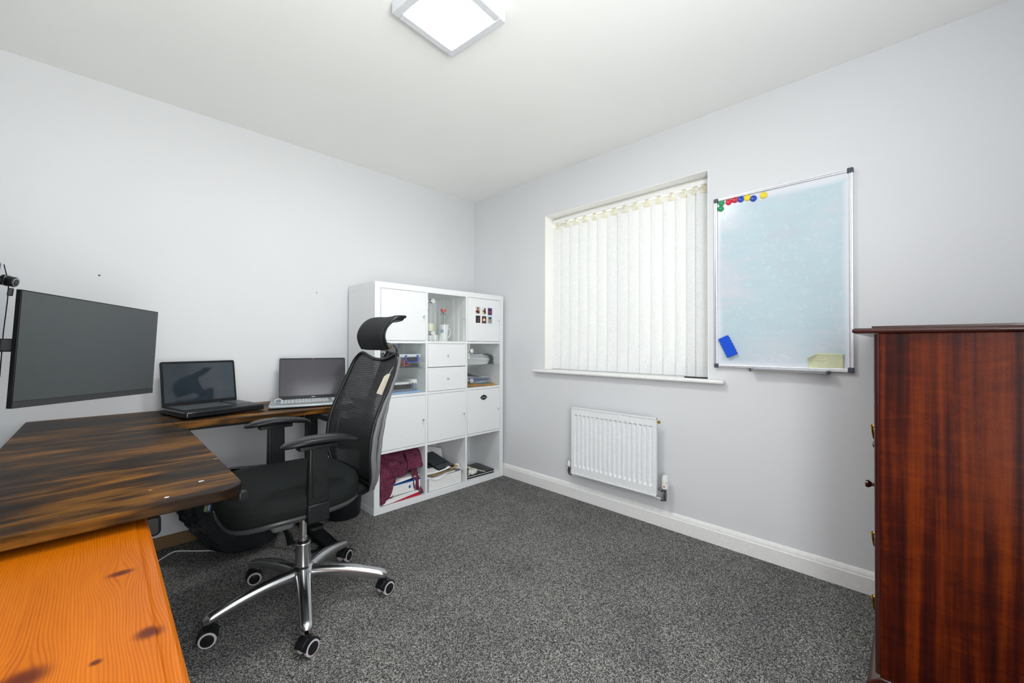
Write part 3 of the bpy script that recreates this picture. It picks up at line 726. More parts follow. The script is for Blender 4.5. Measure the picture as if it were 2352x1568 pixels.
for hx in (hx0, hx1): b.box(hx-.007, by0-.014, z1-.030, hx+.007, by0-.006, z1-.022); b.box(hx-.008, by0-.013, z1-.002, hx+.008, by0-.006, z1+.006)
b.build('handle', 'hblue', t)
M['orange'] = pm('red_orange_plastic', srgb(220, 80, 70), .5); M['stationery'] = pm('mixed_grey_bits', srgb(110, 120, 130), .5)
t2 = thing('stationery_roll', 'red roll inside the clear storage box', 'tape', (-.88, -.30, z0+.004))
b = B(); b.tube([(-.875+.028*math.cos(a), -.33+.028*math.sin(a)*.6, z0+.030+.018*math.sin(a)) for a in [2*PI*k/20 for k in range(20)]], .005, 8, closed=True); b.build('roll_ring', 'orange', t2)
t2 = thing('stationery_case', 'small grey case inside the clear storage box', 'case', (-.95, -.30, z0+.004))
b = B(); b.box(-.99, -.34, z0+.004, -.92, -.26, z0+.040); b.build('case_body', 'stationery', t2, bevel=.004)
t2 = thing('label_roll', 'short red strip in the left of the clear storage box', 'tape', (-.912, -.36, z0+.004))
b = B(); b.box(-.915, -.372, z0+.004, -.905, -.345, z0+.05); b.build('strip_body', 'orange', t2, bevel=.001)
t = thing('tape_measure', 'black and yellow gadget left of the clear storage box', 'gadget', (-1.06, -.36, sz))
b = B(); b.box(-1.085, -.385, sz+.001, -1.040, -.335, sz+.045); b.build('gadget_body', 'black_plastic', t, bevel=.006)
b = B(); b.box(-1.083, -.387, sz+.045, -1.048, -.337, sz+.056); b.build('yellow_top', MC['yellow'], t, bevel=.003)
b = B(); b.tube(smoothpath([(-1.045, -.36, sz+.03), (-1.028, -.365, sz+.055), (-1.016, -.36, sz+.03), (-1.012, -.34, sz+.004)]), .0015, 6); b.build('wire', 'black_plastic', t)
# lower level: binding machine on blue paper
lz = cz[2]
M['bluepaper'] = pm('pale_blue_paper', srgb(168, 196, 232), .7)
t = thing('paper_stack', 'pale blue papers lying under the binding machine', 'papers', (-.93, -.28, lz))
b = B()
for k in range(5): b.box(-.14+.004*(k % 2), -.105, lz+.001+k*.0025, .135-.005*(k % 3), .10, lz+.0030+k*.0025, T((-.935, -.29, 0), .03*(k-2)))
b.build('paper_sheets', 'bluepaper', t)
t = thing('binding_machine', 'white and grey comb binding machine in the left glass cell', 'binding machine', (-.93, -.28, lz+.014))
b = B(); b.box(-1.085, -.370, lz+.0145, -.812, -.17, lz+.024); b.box(-.838, -.372, lz+.024, -.812, -.18, lz+.062); b.build('machine_base', pm('grey_blue_plastic', srgb(120, 132, 148), .4), t, bevel=.004)
b = B(); b.box(-1.085, -.360, lz+.058, -.800, -.20, lz+.072); b.build('machine_cover', 'white_pl', t, bevel=.004)
b = B(); b.prism(rrect(-.835, -.350, -.792, -.20, .012), lz+.024, lz+.088); b.build('side_cap', 'white_pl', t, bevel=.006)
b = B(); b.box(-1.08, -.34, lz+.026, -.84, -.335, lz+.057); b.build('recess_back', 'black_plastic', t)
b = B()
for k in range(26): b.box(-1.078+k*.009, -.362, lz+.026, -1.074+k*.009, -.34, lz+.030)
b.build('comb_teeth', 'grey_plastic', t)
b = B(); b.box(-.866, -.3615, lz+.062, -.856, -.3598, lz+.068); b.box(-.846, -.3615, lz+.062, -.836, -.3598, lz+.068); b.build('button', 'black_plastic', t)
t = thing('wifi_booster', 'cream plug-in unit standing behind the binding machine', 'adapter', (-.985, -.14, lz))
b = B(); b.prism(rrect(-1.045, -.15, -.95, -.09, .015), lz+.0005, lz+.125); b.build('unit_body', 'cream', t, bevel=.01)
t = thing('thin_black_cable', 'thin black cable looping up behind the binding machine', 'cable', (-.88, -.12, lz))
b = B(); b.tube(smoothpath([(-.945, -.12, lz+.07), (-.93, -.13, lz+.11), (-.89, -.13, lz+.135), (-.85, -.13, lz+.12), (-.835, -.12, lz+.06), (-.84, -.11, lz+.003)]), .0014, 6); b.build('cable_run', 'black_plastic', t)
# right glass cell
t = thing('paper_pile', 'untidy pile of white papers on the glass shelf of the right cell', 'papers', (-.22, -.25, sz))
b = B(); rnd = random.Random(3)
for k in range(16):
    z = sz+.001+k*.0052; a = rnd.uniform(-.10, .10); w = .125*rnd.uniform(.85, 1); dx = rnd.uniform(-.008, .006)
    b.grid(lambda u, v, z=z, a=a, w=w, dx=dx, k=k: (min(max(-.255+dx+(u-.5)*2*w*math.cos(a)-(v-.5)*.2*math.sin(a), -.394), -.068), -.275+(u-.5)*2*w*math.sin(a)+(v-.5)*.2*math.cos(a), z+.006*math.sin(u*3+k)*k/16+.004*u*u), 8, 3)
b.build('paper_sheets', 'paper_lt', t, solid=.0042, recalc=False)
t = thing('hole_punch', 'black stapler lying on the papers of the right glass cell', 'stapler', (-.16, -.36, sz))
b = B(); b.prism([(-.165, sz+.002), (-.118, sz+.002), (-.114, sz+.012), (-.124, sz+.02), (-.118, sz+.040), (-.128, sz+.068), (-.150, sz+.080), (-.215, sz+.086), (-.215, sz+.078), (-.158, sz+.066), (-.146, sz+.045), (-.154, sz+.022), (-.170, sz+.010)], -.398, -.375, axis='y')
b.build('stapler_body', 'black_plastic', t, bevel=.003)
fl = [('yellow', srgb(236, 178, 30), .050, -.03, 'bright yellow envelope sticking out lowest to the right', .150, .03), ('orange', srgb(228, 138, 40), .012, .12, 'orange folder slanting at the right of the folder pile', .14, .05),
      ('teal', srgb(40, 128, 130), -.005, .07, 'teal folder in the pile on the floor of the right glass cell', .13, .03), ('white', srgb(212, 216, 226), -.012, .20, 'white folder in the middle of the folder pile', .13, .05),
      ('grey', srgb(128, 130, 140), -.018, .14, 'grey folder below the blue one in the pile', .128, .03), ('blue', srgb(40, 130, 205), .000, .08, 'bright blue folder near the top of the folder pile', .12, .02), ('khaki', srgb(160, 156, 130), -.02, -.05, 'khaki folder in the upper part of the folder pile', .13, .02), ('lilac', srgb(190, 192, 214), -.02, .10, 'lilac-grey folder on top of the pile in the right glass cell', .125, .01)]
for k, (nm, c, dx, a, lb, w, bend) in enumerate(fl):
    z = lz+.004+k*.0095
    t = thing('paper_folder', lb, 'folder', (-.24+dx, -.27, z), group='folders in the right glass cell'); b = B()
    for s_i in range(2):
        b.grid(lambda u, v, s_i=s_i: (min(max(-.255+dx+(u-.5)*2*w*math.cos(a)-(v-.5)*.2*math.sin(a)*.5, -.394), -.068), -.285+(u-.5)*2*w*math.sin(a)*.35+(v-.5)*.2, z+s_i*.0035+bend*.5*max(0, .55-u)+.003*math.sin(5*u+k)), 10, 3)
    b.build('folder_cover', pm('folder_'+nm, c, .5), t, solid=.0012, recalc=False)
t = thing('spare_dark_folder', 'dark grey folder leaning up on the left of the folder pile', 'folder', (-.33, -.25, lz+.09))
b = B(); b.grid(lambda u, v: (-.392+.18*u, -.36+.22*v, lz+.125-.055*u), 5, 5); b.build('folder_cover', pm('folder_dark', srgb(92, 94, 102), .5), t, solid=.002, recalc=False)

# bottom left cell: box, folder, blanket
bz = cz[0]
t = thing('red_folder', 'thin crimson folder under the white box in the lower left cell', 'folder', (-.95, -.28, bz))
b = B(); b.box(-.15, -.115, bz+.001, .13, .11, bz+.004, T((-.925, -.27, 0), .03)); b.prism([(-1.02, bz+.004), (-.80, bz+.004), (-.80, bz+.024), (-.83, bz+.022)], -.392, -.20, axis='y'); b.build('folder_cover', pm('crimson_card', srgb(196, 20, 52), .5), t)
t = thing('loose_sheets', 'loose white sheets between the red folder and the white box', 'papers', (-.93, -.28, bz+.02))
b = B(); b.prism([(-1.07, bz+.005), (-1.02, bz+.005), (-.83, bz+.025), (-.80, bz+.028), (-.80, bz+.040), (-1.05, bz+.030)], -.396, -.19, axis='y'); b.build('paper_sheets', 'paper', t)
t = thing('white_product_box', 'white box with a small blue apple mark, half under the burgundy blanket', 'box', (-.90, -.28, bz+.041))
bm_ = T((-.90, -.285, bz+.041), .0)
b = B(); b.box(-.13, -.10, .0005, .11, .10, .066, bm_); wbx = b.build('box_body', 'paper', t, bevel=.002)
b = B(); b.box(-.131, -.101, .066, .111, .101, .074, bm_); b.build('blue_lid_edge', pm('dark_blue_card', srgb(28, 82, 150), .5), wbx)
b = B(); b.grid(lambda u, v: tuple(bm_ @ Vector((lerp(-.12, .105, u), lerp(-.099, .09, v), .078+.020*u*u))), 6, 3); b.build('paper_on_top', 'paper', wbx, solid=.0015, recalc=False)
# bitten apple mark
pts = []
for k in range(40):
    a = 2*PI*k/40; r = .0095*(1-.10*math.exp(-((a-PI/2)/.25)**2)-.06*math.exp(-((a-1.5*PI)/.25)**2)); px, pz = r*math.cos(a)*.95, r*math.sin(a)
    d = math.hypot(px-.0115, pz-.001)
    if d < .0048: vv = Vector((px-.0115, pz-.001)).normalized()*.0048; px, pz = .0115+vv.x, .001+vv.y
    pts.append((-.872+px, bz+.041+.034+pz))
b = B(); b.prism(pts, -.3862, -.3852, axis='y')
lf = [(-.872+x, bz+.041+.034+z) for x, z in ((0, .0105), (.001, .0135), (.0045, .0160), (.0040, .0125))]; b.prism(lf, -.3862, -.3852, axis='y')
b.build('blue_apple_mark', pm('apple_blue', srgb(40, 96, 170), .5), wbx, smooth=False)
bl = thing('knitted_blanket', 'burgundy knitted blanket stuffed into the lower left cell', 'blanket', (-.95, -.28, bz+.12))
def knit():
    t = NT('burgundy_knit'); v = t.ocoord()
    vo = t.new('TexVoronoi'); t.link(v, vo.inputs['Vector']); vo.inputs['Scale'].default_value = 190
    n = t.noise(v, 22, 3); s = t.math('ADD', t.math('MULTIPLY', vo.outputs['Distance'], .7), t.math('MULTIPLY', n, .5))
    t.link(t.ramp(s, [(.3, srgb(58, 18, 36)), (.55, srgb(92, 32, 56)), (.85, srgb(132, 58, 88))]), t.b.inputs['Base Color'])
    t.b.inputs['Roughness'].default_value = .9; t.bump(vo.outputs['Distance'], 1.0, .004); return t.m
M['knit'] = knit()
def lump(c, s, seed, amp=.12, fr=9, n=28):
    bb = B(); c = Vector(c)
    def fn(u, v):
        th = 2*PI*u; ph = PI*(v*.998+.001); d = Vector((math.sin(ph)*math.cos(th), math.sin(ph)*math.sin(th), math.cos(ph)))
        e = Vector([math.copysign(abs(q)**.75, q) for q in d])
        k = 1+amp*noise.noise(Vector((d.x*s[0], d.y*s[1], d.z*s[2]))*fr+Vector((seed, 0, 0)))*3*.5
        p = c+Vector((e.x*s[0], e.y*s[1], e.z*s[2]))*k
        p.x = min(max(p.x, cx[0]+.004), cx[0]+cc-.004); p.y = min(max(p.y, KY+.004), -.036); p.z = min(max(p.z, bz+.002), bz+cc-.004); return p
    bb.grid(fn, n*2, n, cu=True); return bb
b = lump((-.985, -.27, bz+.205), (.115, .11, .078), 1, .30, 16, 34); b.build('blanket_bundle', 'knit', bl, ang=180)
b = lump((-.955, -.245, bz+.285), (.135, .10, .050), 5, .35, 20, 28); b.build('blanket_fold', 'knit', bl, ang=180)
def strip(path, w0, w1, seed, nm, wdir=(1, 0, 0), th=.008, wob=.006):
    P = smoothpath(path, 8); wd = Vector(wdir).normalized(); bb = B(); n = len(P)
    def fn(u, v):
        i = min(int(u*(n-1)), n-1); p = P[i]; w = lerp(w0, w1, u)
        q = p+wd*(v-.5)*w; q.y += wob*math.sin(v*9+u*5+seed)+wob*noise.noise(Vector((u*4, v*4, seed))); q.x = min(max(q.x, cx[0]+.006), cx[0]+cc-.006); q.y = max(q.y, KY+.004); return q
    bb.grid(fn, n, 14); return bb.build(nm, 'knit', bl, solid=th, recalc=False, ang=180)
strip([(-1.03, -.34, bz+.22), (-1.03, -.375, bz+.15), (-1.035, -.385, bz+.08), (-1.055, -.385, bz+.012)], .13, .085, 2, 'blanket_corner')
strip([(-.86, -.30, bz+.325), (-.83, -.345, bz+.29), (-.815, -.37, bz+.22), (-.838, -.385, bz+.19)], .11, .13, 6, 'blanket_flap')
strip([(-.835, -.36, bz+.20), (-.825, -.380, bz+.12), (-.815, -.385, bz+.06), (-.788, -.388, bz+.010)], .045, .052, 9, 'blanket_tail')

# bottom middle cell
t = thing('white_carton', 'open white carton filling the lower middle cell under a pile', 'box', (-.60, -.27, bz))
b = B(); x0, x1, y0, y1, z1 = -.730, -.442, -.395, -.10, bz+.094
b.box(x0, y0, bz+.0005, x1, y1, bz+.004); b.box(x0, y0, bz+.0005, x1, y0+.003, z1); b.box(x0, y1-.003, bz+.0005, x1, y1, z1); b.box(x0, y0, bz+.0005, x0+.003, y1, z1); b.box(x1-.003, y0, bz+.0005, x1, y1, z1)
b.build('carton_body', 'paper', t, bevel=.001)
t = thing('loose_sheets', 'crumpled white sheets hanging over the front of the white carton', 'papers', (-.60, -.30, z1))
b = B(); b.grid(lambda u, v: (lerp(-.745, -.50, u)+.02*v, lerp(-.400, -.20, v), z1+.010-.028*math.exp(-((u-.35)/.28)**2)*(1-v)**2+.012*v+.003*math.sin(12*u+3*v)), 26, 12); b.build('paper_sheets', 'paper', t, solid=.0012, recalc=False)
M['kraft'] = pm('brown_kraft_paper', srgb(176, 140, 92), .75)
t = thing('brown_envelope', 'brown kraft envelope below the black keyboards in the lower middle cell', 'envelope', (-.58, -.28, z1+.02))
b = B(); b.grid(lambda u, v: (lerp(-.70, -.470, u)-.02*v, lerp(-.395, -.17, v), z1+.016+.022*u*u+.012*v), 12, 8); b.build('envelope_body', 'kraft', t, solid=.003, recalc=False)
t = thing('loose_sheets', 'white sheets directly under the black keyboards in the lower middle cell', 'papers', (-.58, -.28, z1+.03))
b = B(); b.grid(lambda u, v: (lerp(-.742, -.54, u), lerp(-.398, -.19, v), z1+.024+.020*u*u+.016*v+.010*(1-u)**2*(1-v)), 12, 8); b.build('paper_sheets', 'paper', t, solid=.004, recalc=False)
t = thing('torn_paper', 'torn white paper scrap poking out at the right of the lower middle pile', 'paper scrap', (-.44, -.38, z1))
b = B(); b.grid(lambda u, v: (lerp(-.500, -.424, u)+.004*math.sin(9*v), lerp(-.396, -.33, v)-.003*math.sin(6*u), z1+.028-.035*u*u*(1-v)+.010*v), 10, 8); b.build('scrap_sheet', 'paper', t, solid=.001, recalc=False)
t = thing('handwritten_letter', 'white sheet with grey writing leaning in the back of the lower middle cell', 'letter', (-.53, -.13, z1))
LMx = frame((-.512, -.120, z1+.085), Vector((1, -.25, -.30)).normalized(), Vector((.15, .5, .85)).normalized(), Vector((0, -1, .5)).normalized())
b = B(); b.box(-.085, -.06, -.0005, .085, .055, .0005, LMx); lt = b.build('letter_sheet', 'paper', t)
b = B()
for k in range(7): b.box(-.072, .042-.013*k, .0006, .070-(k % 3)*.012, .0434-.013*k, .0009, LMx)
b.build('writing_lines', 'ink', lt)
def keyboard(origin, ax, ay, az, L, W, parent, keymat='black_plastic', rows=6, cols=18, bodymat='black_soft', keyz=.0095, prefix='', hh=.009):
    mm = frame(origin, ax, ay, az); bb = B(); bb.prism(rrect(-L/2, -W/2, L/2, W/2, .006), 0, hh, mm); bd = bb.build('keyboard_body', bodymat, parent, bevel=.002)
    bb = B(); kw = (L-.016)/cols; kh = (W-.014)/rows
    for i in range(cols):
        for j in range(rows):
            if i in (13,) and cols > 16: continue
            x = -L/2+.008+kw*(i+.5); y = -W/2+.007+kh*(j+.5); bb.cbox((x, y, hh+.0012), (kw*.84, kh*.80, .0028), mm)
    bb.build('keys', keymat, bd, smooth=False); return mm, bd
for lb, o, axk, ayk in (('upper black keyboard lying on the pile in the lower middle cell', (-.568, -.242, z1+.060), (.02, -.98, -.19), (1, .02, .07)),
                       ('lower black keyboard under the other one in the lower middle cell', (-.592, -.246, z1+.044), (-.06, -.98, -.19), (1, -.06, .05))):
    t = thing('computer_keyboard', lb, 'keyboard', o, group='black keyboards in the lower middle cell')
    ax_ = Vector(axk).normalized(); ay_ = Vector(ayk); ay_ = (ay_-ax_*ay_.dot(ax_)).normalized()
    keyboard(Vector(o), ax_, ay_, ax_.cross(ay_), .285, .14, t, keymat=pm('black_key_caps', (.07, .08, .09), .25), cols=18)
# bottom right cell
t = thing('closed_black_laptop', 'closed black laptop with light trim lying in the lower right cell', 'laptop', (-.22, -.25, bz))
lm = T((-.235, -.262, bz), -.06)
b = B(); b.prism(rrect(-.145, -.118, .145, .115, .016), .001, .014, lm); b.build('laptop_base', 'black_soft', t, bevel=.003)
b = B(); b.prism(rrect(-.148, -.121, .148, .118, .018), .014, .0175, lm); b.build('trim_band', 'white_pl', t)
b = B(); b.prism(rrect(-.148, -.121, .148, .118, .018), .0175, .028, lm); b.build('laptop_lid', pm('gloss_black', (.012, .013, .015), .12), t, bevel=.004)
t = thing('white_charger', 'white power adapter with coiled cable on the closed black laptop', 'charger', (-.32, -.33, bz+.03))
cm_ = T((-.298, -.355, bz+.029), .2)
b = B(); b.prism(rrect(-.035, -.022, .035, .022, .008), 0, .030, cm_); b.build('adapter_brick', 'white_pl', t, bevel=.004)
b = B()
for x in (.012, .020, .028): b.box(x-.0015, -.0225, .004, x+.0015, -.0200, .014, cm_)
b.build('port', 'black_plastic', t)
pp = []
for k in range(110):
    a = k/110*2*PI*5; r = .038+.006*math.sin(k*.7); pp.append((-.352+r*.75*math.cos(a), -.352+.5*r*math.sin(a), bz+.050+.028*math.sin(a+.8)+.002*math.sin(k)))
b = B(); b.tube(pp, .0022, 6); b.build('cable_coil', 'cream', t)
b = B(); b.tube(smoothpath([(-.395, -.30, bz+.13), (-.36, -.33, bz+.10), (-.28, -.37, bz+.06), (-.205, -.395, bz+.032)]), .0026, 6); b.build('cable_tail', 'cream', t)

# ------------------------------------------------------------------ corner desk
DZ = .722; DT = .025
dk = thing('corner_desk', 'L-shaped standing desk with dark rustic wood top and black legs', 'desk', (-2.33, -.83, 0))
def rpoly(pts, radii, n=6):
    out = []
    for i, p in enumerate(pts):
        p = Vector(p); a = Vector(pts[i-1]); c = Vector(pts[(i+1) % len(pts)]); r = radii[i]
        if r == 0: out.append(tuple(p)); continue
        u = (a-p).normalized(); w = (c-p).normalized()
        for k in range(n+1):
            t_ = k/n; out.append(tuple((p+u*r)*(1-t_)**2+p*2*t_*(1-t_)+(p+w*r)*t_**2))
    return out
b = B(); b.prism(rpoly([(-2.571, -.008), (-2.571, -1.645), (-2.085, -1.635), (-2.085, -.690), (-2.1125, -.60), (-2.1125, -.008)], [.012, .02, .062, .03, .03, 0]), DZ-DT, DZ)
b.build('desktop_main', 'desk', dk, bevel=.0025, label='wide main desktop with rounded front corner')
b = B(); b.prism(rpoly([(-2.1115, -.008), (-2.1115, -.535), (-2.085, -.540), (-1.19, -.528), (-1.19, -.008)], [0, 0, 0, .03, .01]), DZ-DT, DZ-.0003)
b.build('desktop_return', 'desk', dk, bevel=.002, label='narrower side desktop along the wall')
def deskleg(x, y, foot_dir, flen, off=0):
    bb = B(); dx, dy = foot_dir
    bb.box(x-.026, y-.034, .30, x+.026, y+.034, DZ-DT-.03); col = bb.build('leg_column', 'black_metal', dk, bevel=.006)
    bb = B(); bb.box(x-.032, y-.040, .03, x+.032, y+.040, .38); bb.build('lower_sleeve', 'black_metal', col, bevel=.006)
    bb = B(); ex, ey = .036+abs(dx)*(flen/2-.036), .036+abs(dy)*(flen/2-.036); cx_, cy_ = x+dx*off, y+dy*off
    bb.box(cx_-ex, cy_-ey, .001, cx_+ex, cy_+ey, .030); bb.build('foot', 'black_metal', dk, bevel=.004)
    bb = B(); bb.box(cx_-max(ex*.85, .03), cy_-max(ey*.85, .03), DZ-DT-.03, cx_+max(ex*.85, .03), cy_+max(ey*.85, .03), DZ-DT-.0005); bb.build('top_bracket', 'black_metal', dk, bevel=.003)
deskleg(-1.485, -.33, (0, 1), .62, -.03+.0)
deskleg(-2.33, -1.30, (1, 0), .44)
deskleg(-2.36, -.22, (0, 1), .36)
b = B(); b.box(-2.30, -.262, DZ-DT-.055, -1.50, -.222, DZ-DT-.031); b.box(-2.35, -1.27, DZ-DT-.055, -2.31, -.26, DZ-DT-.031); b.build('crossbeam', 'black_metal', dk, bevel=.003)
# handset at the front corner and motor housing under the near edge
b = B(); hm = T((-2.096, -1.572, DZ-DT-.0125), -.9); b.box(-.024, -.014, -.011, .026, .012, .011, hm); hs = b.build('control_handset', 'black_plastic', dk, bevel=.004)
b = B(); b.box(-2.31, -1.46, .592, -2.236, -1.38, DZ-DT-.001); b.prism(rrect(-2.308, .594, -2.230, .645, .012), -1.470, -1.455, axis='y'); b.build('motor_housing', 'black_plastic', dk, bevel=.006)
b = B(); b.box(-1.335, -.30, DZ-DT-.05, -1.325, -.24, DZ-DT-.001); b.box(-1.40, -.30, DZ-DT-.05, -1.325, -.24, DZ-DT-.045); b.build('cable_hook', 'black_metal', dk, bevel=.002)
# paint specks on the desktop
M['speck'] = pm('white_chip', (.75, .74, .72), .7)
for x, y, s, lb in ((-2.160, -1.520, 1.0, 'white chip nearest the rounded corner of the desk'), (-2.232, -1.600, .9, 'white chip near the front edge of the desk'), (-2.255, -1.515, .5, 'tiny pale crumb in the middle of the near end of the desk'), (-2.095, -1.30, .6, 'tan crumb by the inner edge of the desk')):
    b = B(); rnd = random.Random(int(x*1e4))
    pp = [(x+.005*s*math.cos(k*.7)*rnd.uniform(.6, 1.3)*(1.6 if k % 3 == 0 else 1), y+.003*s*math.sin(k*.7)*rnd.uniform(.6, 1.3)) for k in range(9)]; b.prism(pp, DZ+.0002, DZ+.0016)
    tag(b.build('debris_chip', 'speck' if s > .6 else 'kraft', bevel=.0003), lb, 'debris', 'bits on the desk')

# hanging cable with label under the desk return
t = thing('hanging_cable', 'grey cable with a red and blue tag hanging under the desk near the chair', 'cable', (-1.36, -.27, .67))
b = B(); b.tube(smoothpath([(-1.33, -.27, .652), (-1.31, -.28, .66), (-1.335, -.31, .625), (-1.365, -.32, .60), (-1.372, -.33, .575), (-1.355, -.33, .558)]), .0022, 6); b.build('cable_run', 'black_plastic', t)
b = B(); tm = T((-1.372, -.335, .545), -.7, 0, .25); b.box(-.011, -.0006, -.022, .011, .0006, .022, tm); tg = b.build('cable_tag', 'paper', t)
b = B(); b.box(-.008, -.0010, -.020, .008, -.0007, -.006, tm); b.build('tag_print', 'red', tg); b = B(); b.box(-.008, -.0010, -.004, .006, -.0007, .016, tm); b.build('tag_print', pm('navy_ink', srgb(60, 70, 120), .5), tg)

# ------------------------------------------------------------------ laptops
def laptop(name, label, hl, hr, lidh, tilt, base_front, zh, body, deck, keym, screenm, bez, thick, lidt, screen_text=None, side_ext=(0, 0), keyinset=(.02, .02, .016, .10), webcam=False, trackpad=True):
    hl = Vector(hl); hr = Vector(hr); ax_ = (hr-hl); W = ax_.length; ax_.normalize(); az_ = Vector((0, 0, 1)); ay_ = az_.cross(ax_)      # ay_ points to the back
    mid = (hl+hr)/2; t = thing(name, label, 'laptop', (mid.x, mid.y, DZ))
    D = base_front; bmtx = frame((mid.x, mid.y, DZ), ax_, ay_, az_)
    e0, e1 = side_ext
    bb = B(); bb.prism(rrect(-W/2-.008-e0, -D, W/2+.008+e1, .018, .014), .004, thick, bmtx); base = bb.build('laptop_base', body, t, bevel=.004)
    bb = B(); bb.box(-W/2-.001-e0, -D+.008, thick, W/2+.001+e1, -.004, thick+.0008, bmtx); bb.build('keyboard_deck', deck, base, smooth=False)
    bb = B(); rows, cols = 6, 19; kl, kr, kb, kf = keyinset; kx0 = -W/2+kl-e0*.2; kx1 = W/2-kr+e1*.2; ky1 = -kb; ky0 = -D+kf; kw = (kx1-kx0)/cols; kh = (ky1-ky0)/rows
    for i in range(cols):
        for j in range(rows):
            if i == 14: continue
            if j == 0 and 4 <= i <= 8:
                if i == 4: bb.cbox((kx0+kw*6.5, ky0+kh*.5, thick+.0018), (kw*4.7, kh*.82, .0022), bmtx)
                continue
            bb.cbox((kx0+kw*(i+.5), ky0+kh*(j+.5), thick+.0018), (kw*.84, kh*.80, .0022), bmtx)
    bb.build('keys', keym, base, smooth=False)
    if trackpad:
        bb = B(); bb.prism(rrect(-.085, -D+.012, .025, -D+kf-.008, .004), thick+.0008, thick+.0012, bmtx); bb.build('trackpad', deck, base)
    for fx in (-W/2+.02, W/2-.02):
        for fy in (-D+.02, -.005):
            bb = B(); bb.cyl(bmtx @ Vector((fx, fy, .0003)), bmtx @ Vector((fx, fy, .0045)), .007, n=10); bb.build('rubber_foot', 'black_soft', base)
    up = (az_*math.cos(tilt)+ay_*math.sin(tilt)); nrm = ax_.cross(up); lmx = frame(mid+az_*(zh-mid.z), ax_, up, nrm)   # nrm faces the user
    bb = B(); bb.prism(rrect(-W/2, -.004, W/2, lidh, .010), -lidt, 0, lmx); lid = bb.build('lid', body, t, bevel=.002)
    bl_, br_, bb_, bt_ = bez
    bb = B(); bb.prism(rrect(-W/2+.002, .0, W/2-.002, lidh-.002, .008), 0, .0012, lmx); bb.build('screen_bezel', 'black_plastic', lid)
    bb = B(); bb.box(-W/2+bl_, bb_, .0012, W/2-br_, lidh-bt_, .0018, lmx); scr = bb.build('screen', screenm, lid, smooth=False)
    for sx in (-W*.36, W*.36):
        bb = B(); bb.tube([mid+az_*(zh-mid.z-.002)+ax_*(sx-.03), mid+az_*(zh-mid.z-.002)+ax_*(sx+.03)], .006, 10); bb.build('hinge', 'black_plastic', base)
    if screen_text: text_mesh('brand_lettering', screen_text, .0085, lmx @ Matrix.Translation((0, bb_*.5, .0014)), 'paper', lid)
    if webcam:
        bb = B(); bb.box(-.004, lidh-bt_*.75, .0012, .004, lidh-bt_*.4, .0018, lmx); bb.build('webcam_cover', pm('orange_dot', srgb(200, 80, 40), .5), lid)
    return t, bmtx, lmx, W
M['scr1'] = pm('glossy_dark_screen', (.020, .030, .040), .04, spec=.9); M['scr2'] = pm('matte_dark_screen', (.058, .054, .064), .14, spec=.35)
M['silver'] = pm('silver_blue_plastic', srgb(176, 186, 192), .32, .35); M['silverdeck'] = pm('silver_deck', srgb(160, 164, 166), .4, .3); M['silverkey'] = pm('silver_keys', srgb(196, 200, 204), .5)
M['blk_gloss'] = pm('gloss_black_shell', (.010, .012, .015), .14, coat=.4)
laptop('laptop', 'open black glossy laptop at the corner of the desk', (-2.125, -.155, .755), (-1.797, -.080, .755), .226, .165, .285, .755, 'blk_gloss', 'black_plastic', pm('lightened_black_keys', (.10, .11, .12), .3), 'scr1', (.011, .011, .016, .012), .031, .009)  # key colour lightened to stand for reflections on the black caps
t2_, bm2, lm2, W2 = laptop('laptop', 'open silver laptop with light keys beside the white cabinet', (-1.603, -.138, .740), (-1.251, -.250, .740), .250, .20, .262, .740, 'silver', 'silverdeck', 'silverkey', 'scr2', (.006, .006, .020, .010), .017, .006, 'ASUS', side_ext=(.030, .01), webcam=True)
# small clear tab lying on the silver laptop
t = thing('earphone_clip', 'small clear and blue clip lying on the left of the silver laptop keyboard', 'clip', tuple(bm2 @ Vector((-W2/2+.010, -.10, .020))))
b = B(); b.tube([bm2 @ Vector((-W2/2+.004+.018*math.cos(a), -.105+.040*math.sin(a), .022+.010*math.sin(a))) for a in [2*PI*k/24 for k in range(24)]], .0022, 6, closed=True)
b.build('clear_ring', 'white_pl', t)
b = B(); b.box(-W2/2-.004, -.160, .0185, -W2/2+.012, -.142, .0240, bm2); b.build('blue_tip', 'pblue', t, bevel=.002)

# ------------------------------------------------------------------ monitors
def monitor(name, label, C, U, V, w, h, screenm, chin=.018, depth=.012):
    C = Vector(C); U = Vector(U).normalized(); V = Vector(V).normalized(); N = U.cross(V)
    if True: V = N.cross(U)
    t = thing(name, label, 'monitor', tuple(C-V*h/2)); mm = frame(C, U, V, N)
    bb = B(); bb.box(-w/2, -h/2, -depth, w/2, h/2, 0, mm); sh = bb.build('monitor_shell', 'black_plastic', t, bevel=.001)
    bb = B(); bb.prism(rrect(-w*.36, -h*.40, w*.36, h*.26, .03), -.045, -depth, mm); bb.build('rear_housing', 'black_plastic', t, bevel=.008)
    bb = B(); bb.box(-w/2+.002, -h/2, 0, w/2-.002, -h/2+chin, .0015, mm); bb.build('lower_bezel', 'bezel', t)
    bb = B(); bb.box(-w/2+.003, -h/2+chin+.001, 0, w/2-.003, h/2-.003, .0007, mm); bb.build('screen', screenm, t, smooth=False)
    bb = B(); bb.box(-.05, -.05, -.056, .05, .05, -.045, mm); bb.build('mount_plate', 'black_metal', t, bevel=.003)
    return t, mm
M['bezel'] = pm('charcoal_bezel', (.042, .045, .048), .4)
M['scr3'] = pm('dusty_grey_screen', (.058, .066, .070), .30, spec=.5)
m1, MM1 = monitor('computer_monitor', 'large tilted computer monitor hanging above the desk corner', (-2.343, -.8451, 1.0448), (.58553, .80986, -.03585), (.047587, .009811, .998819), .54, .325, 'scr3')
U2 = Vector((0.02, 1, 0)); V2 = Vector((.10, 0, .995)); 
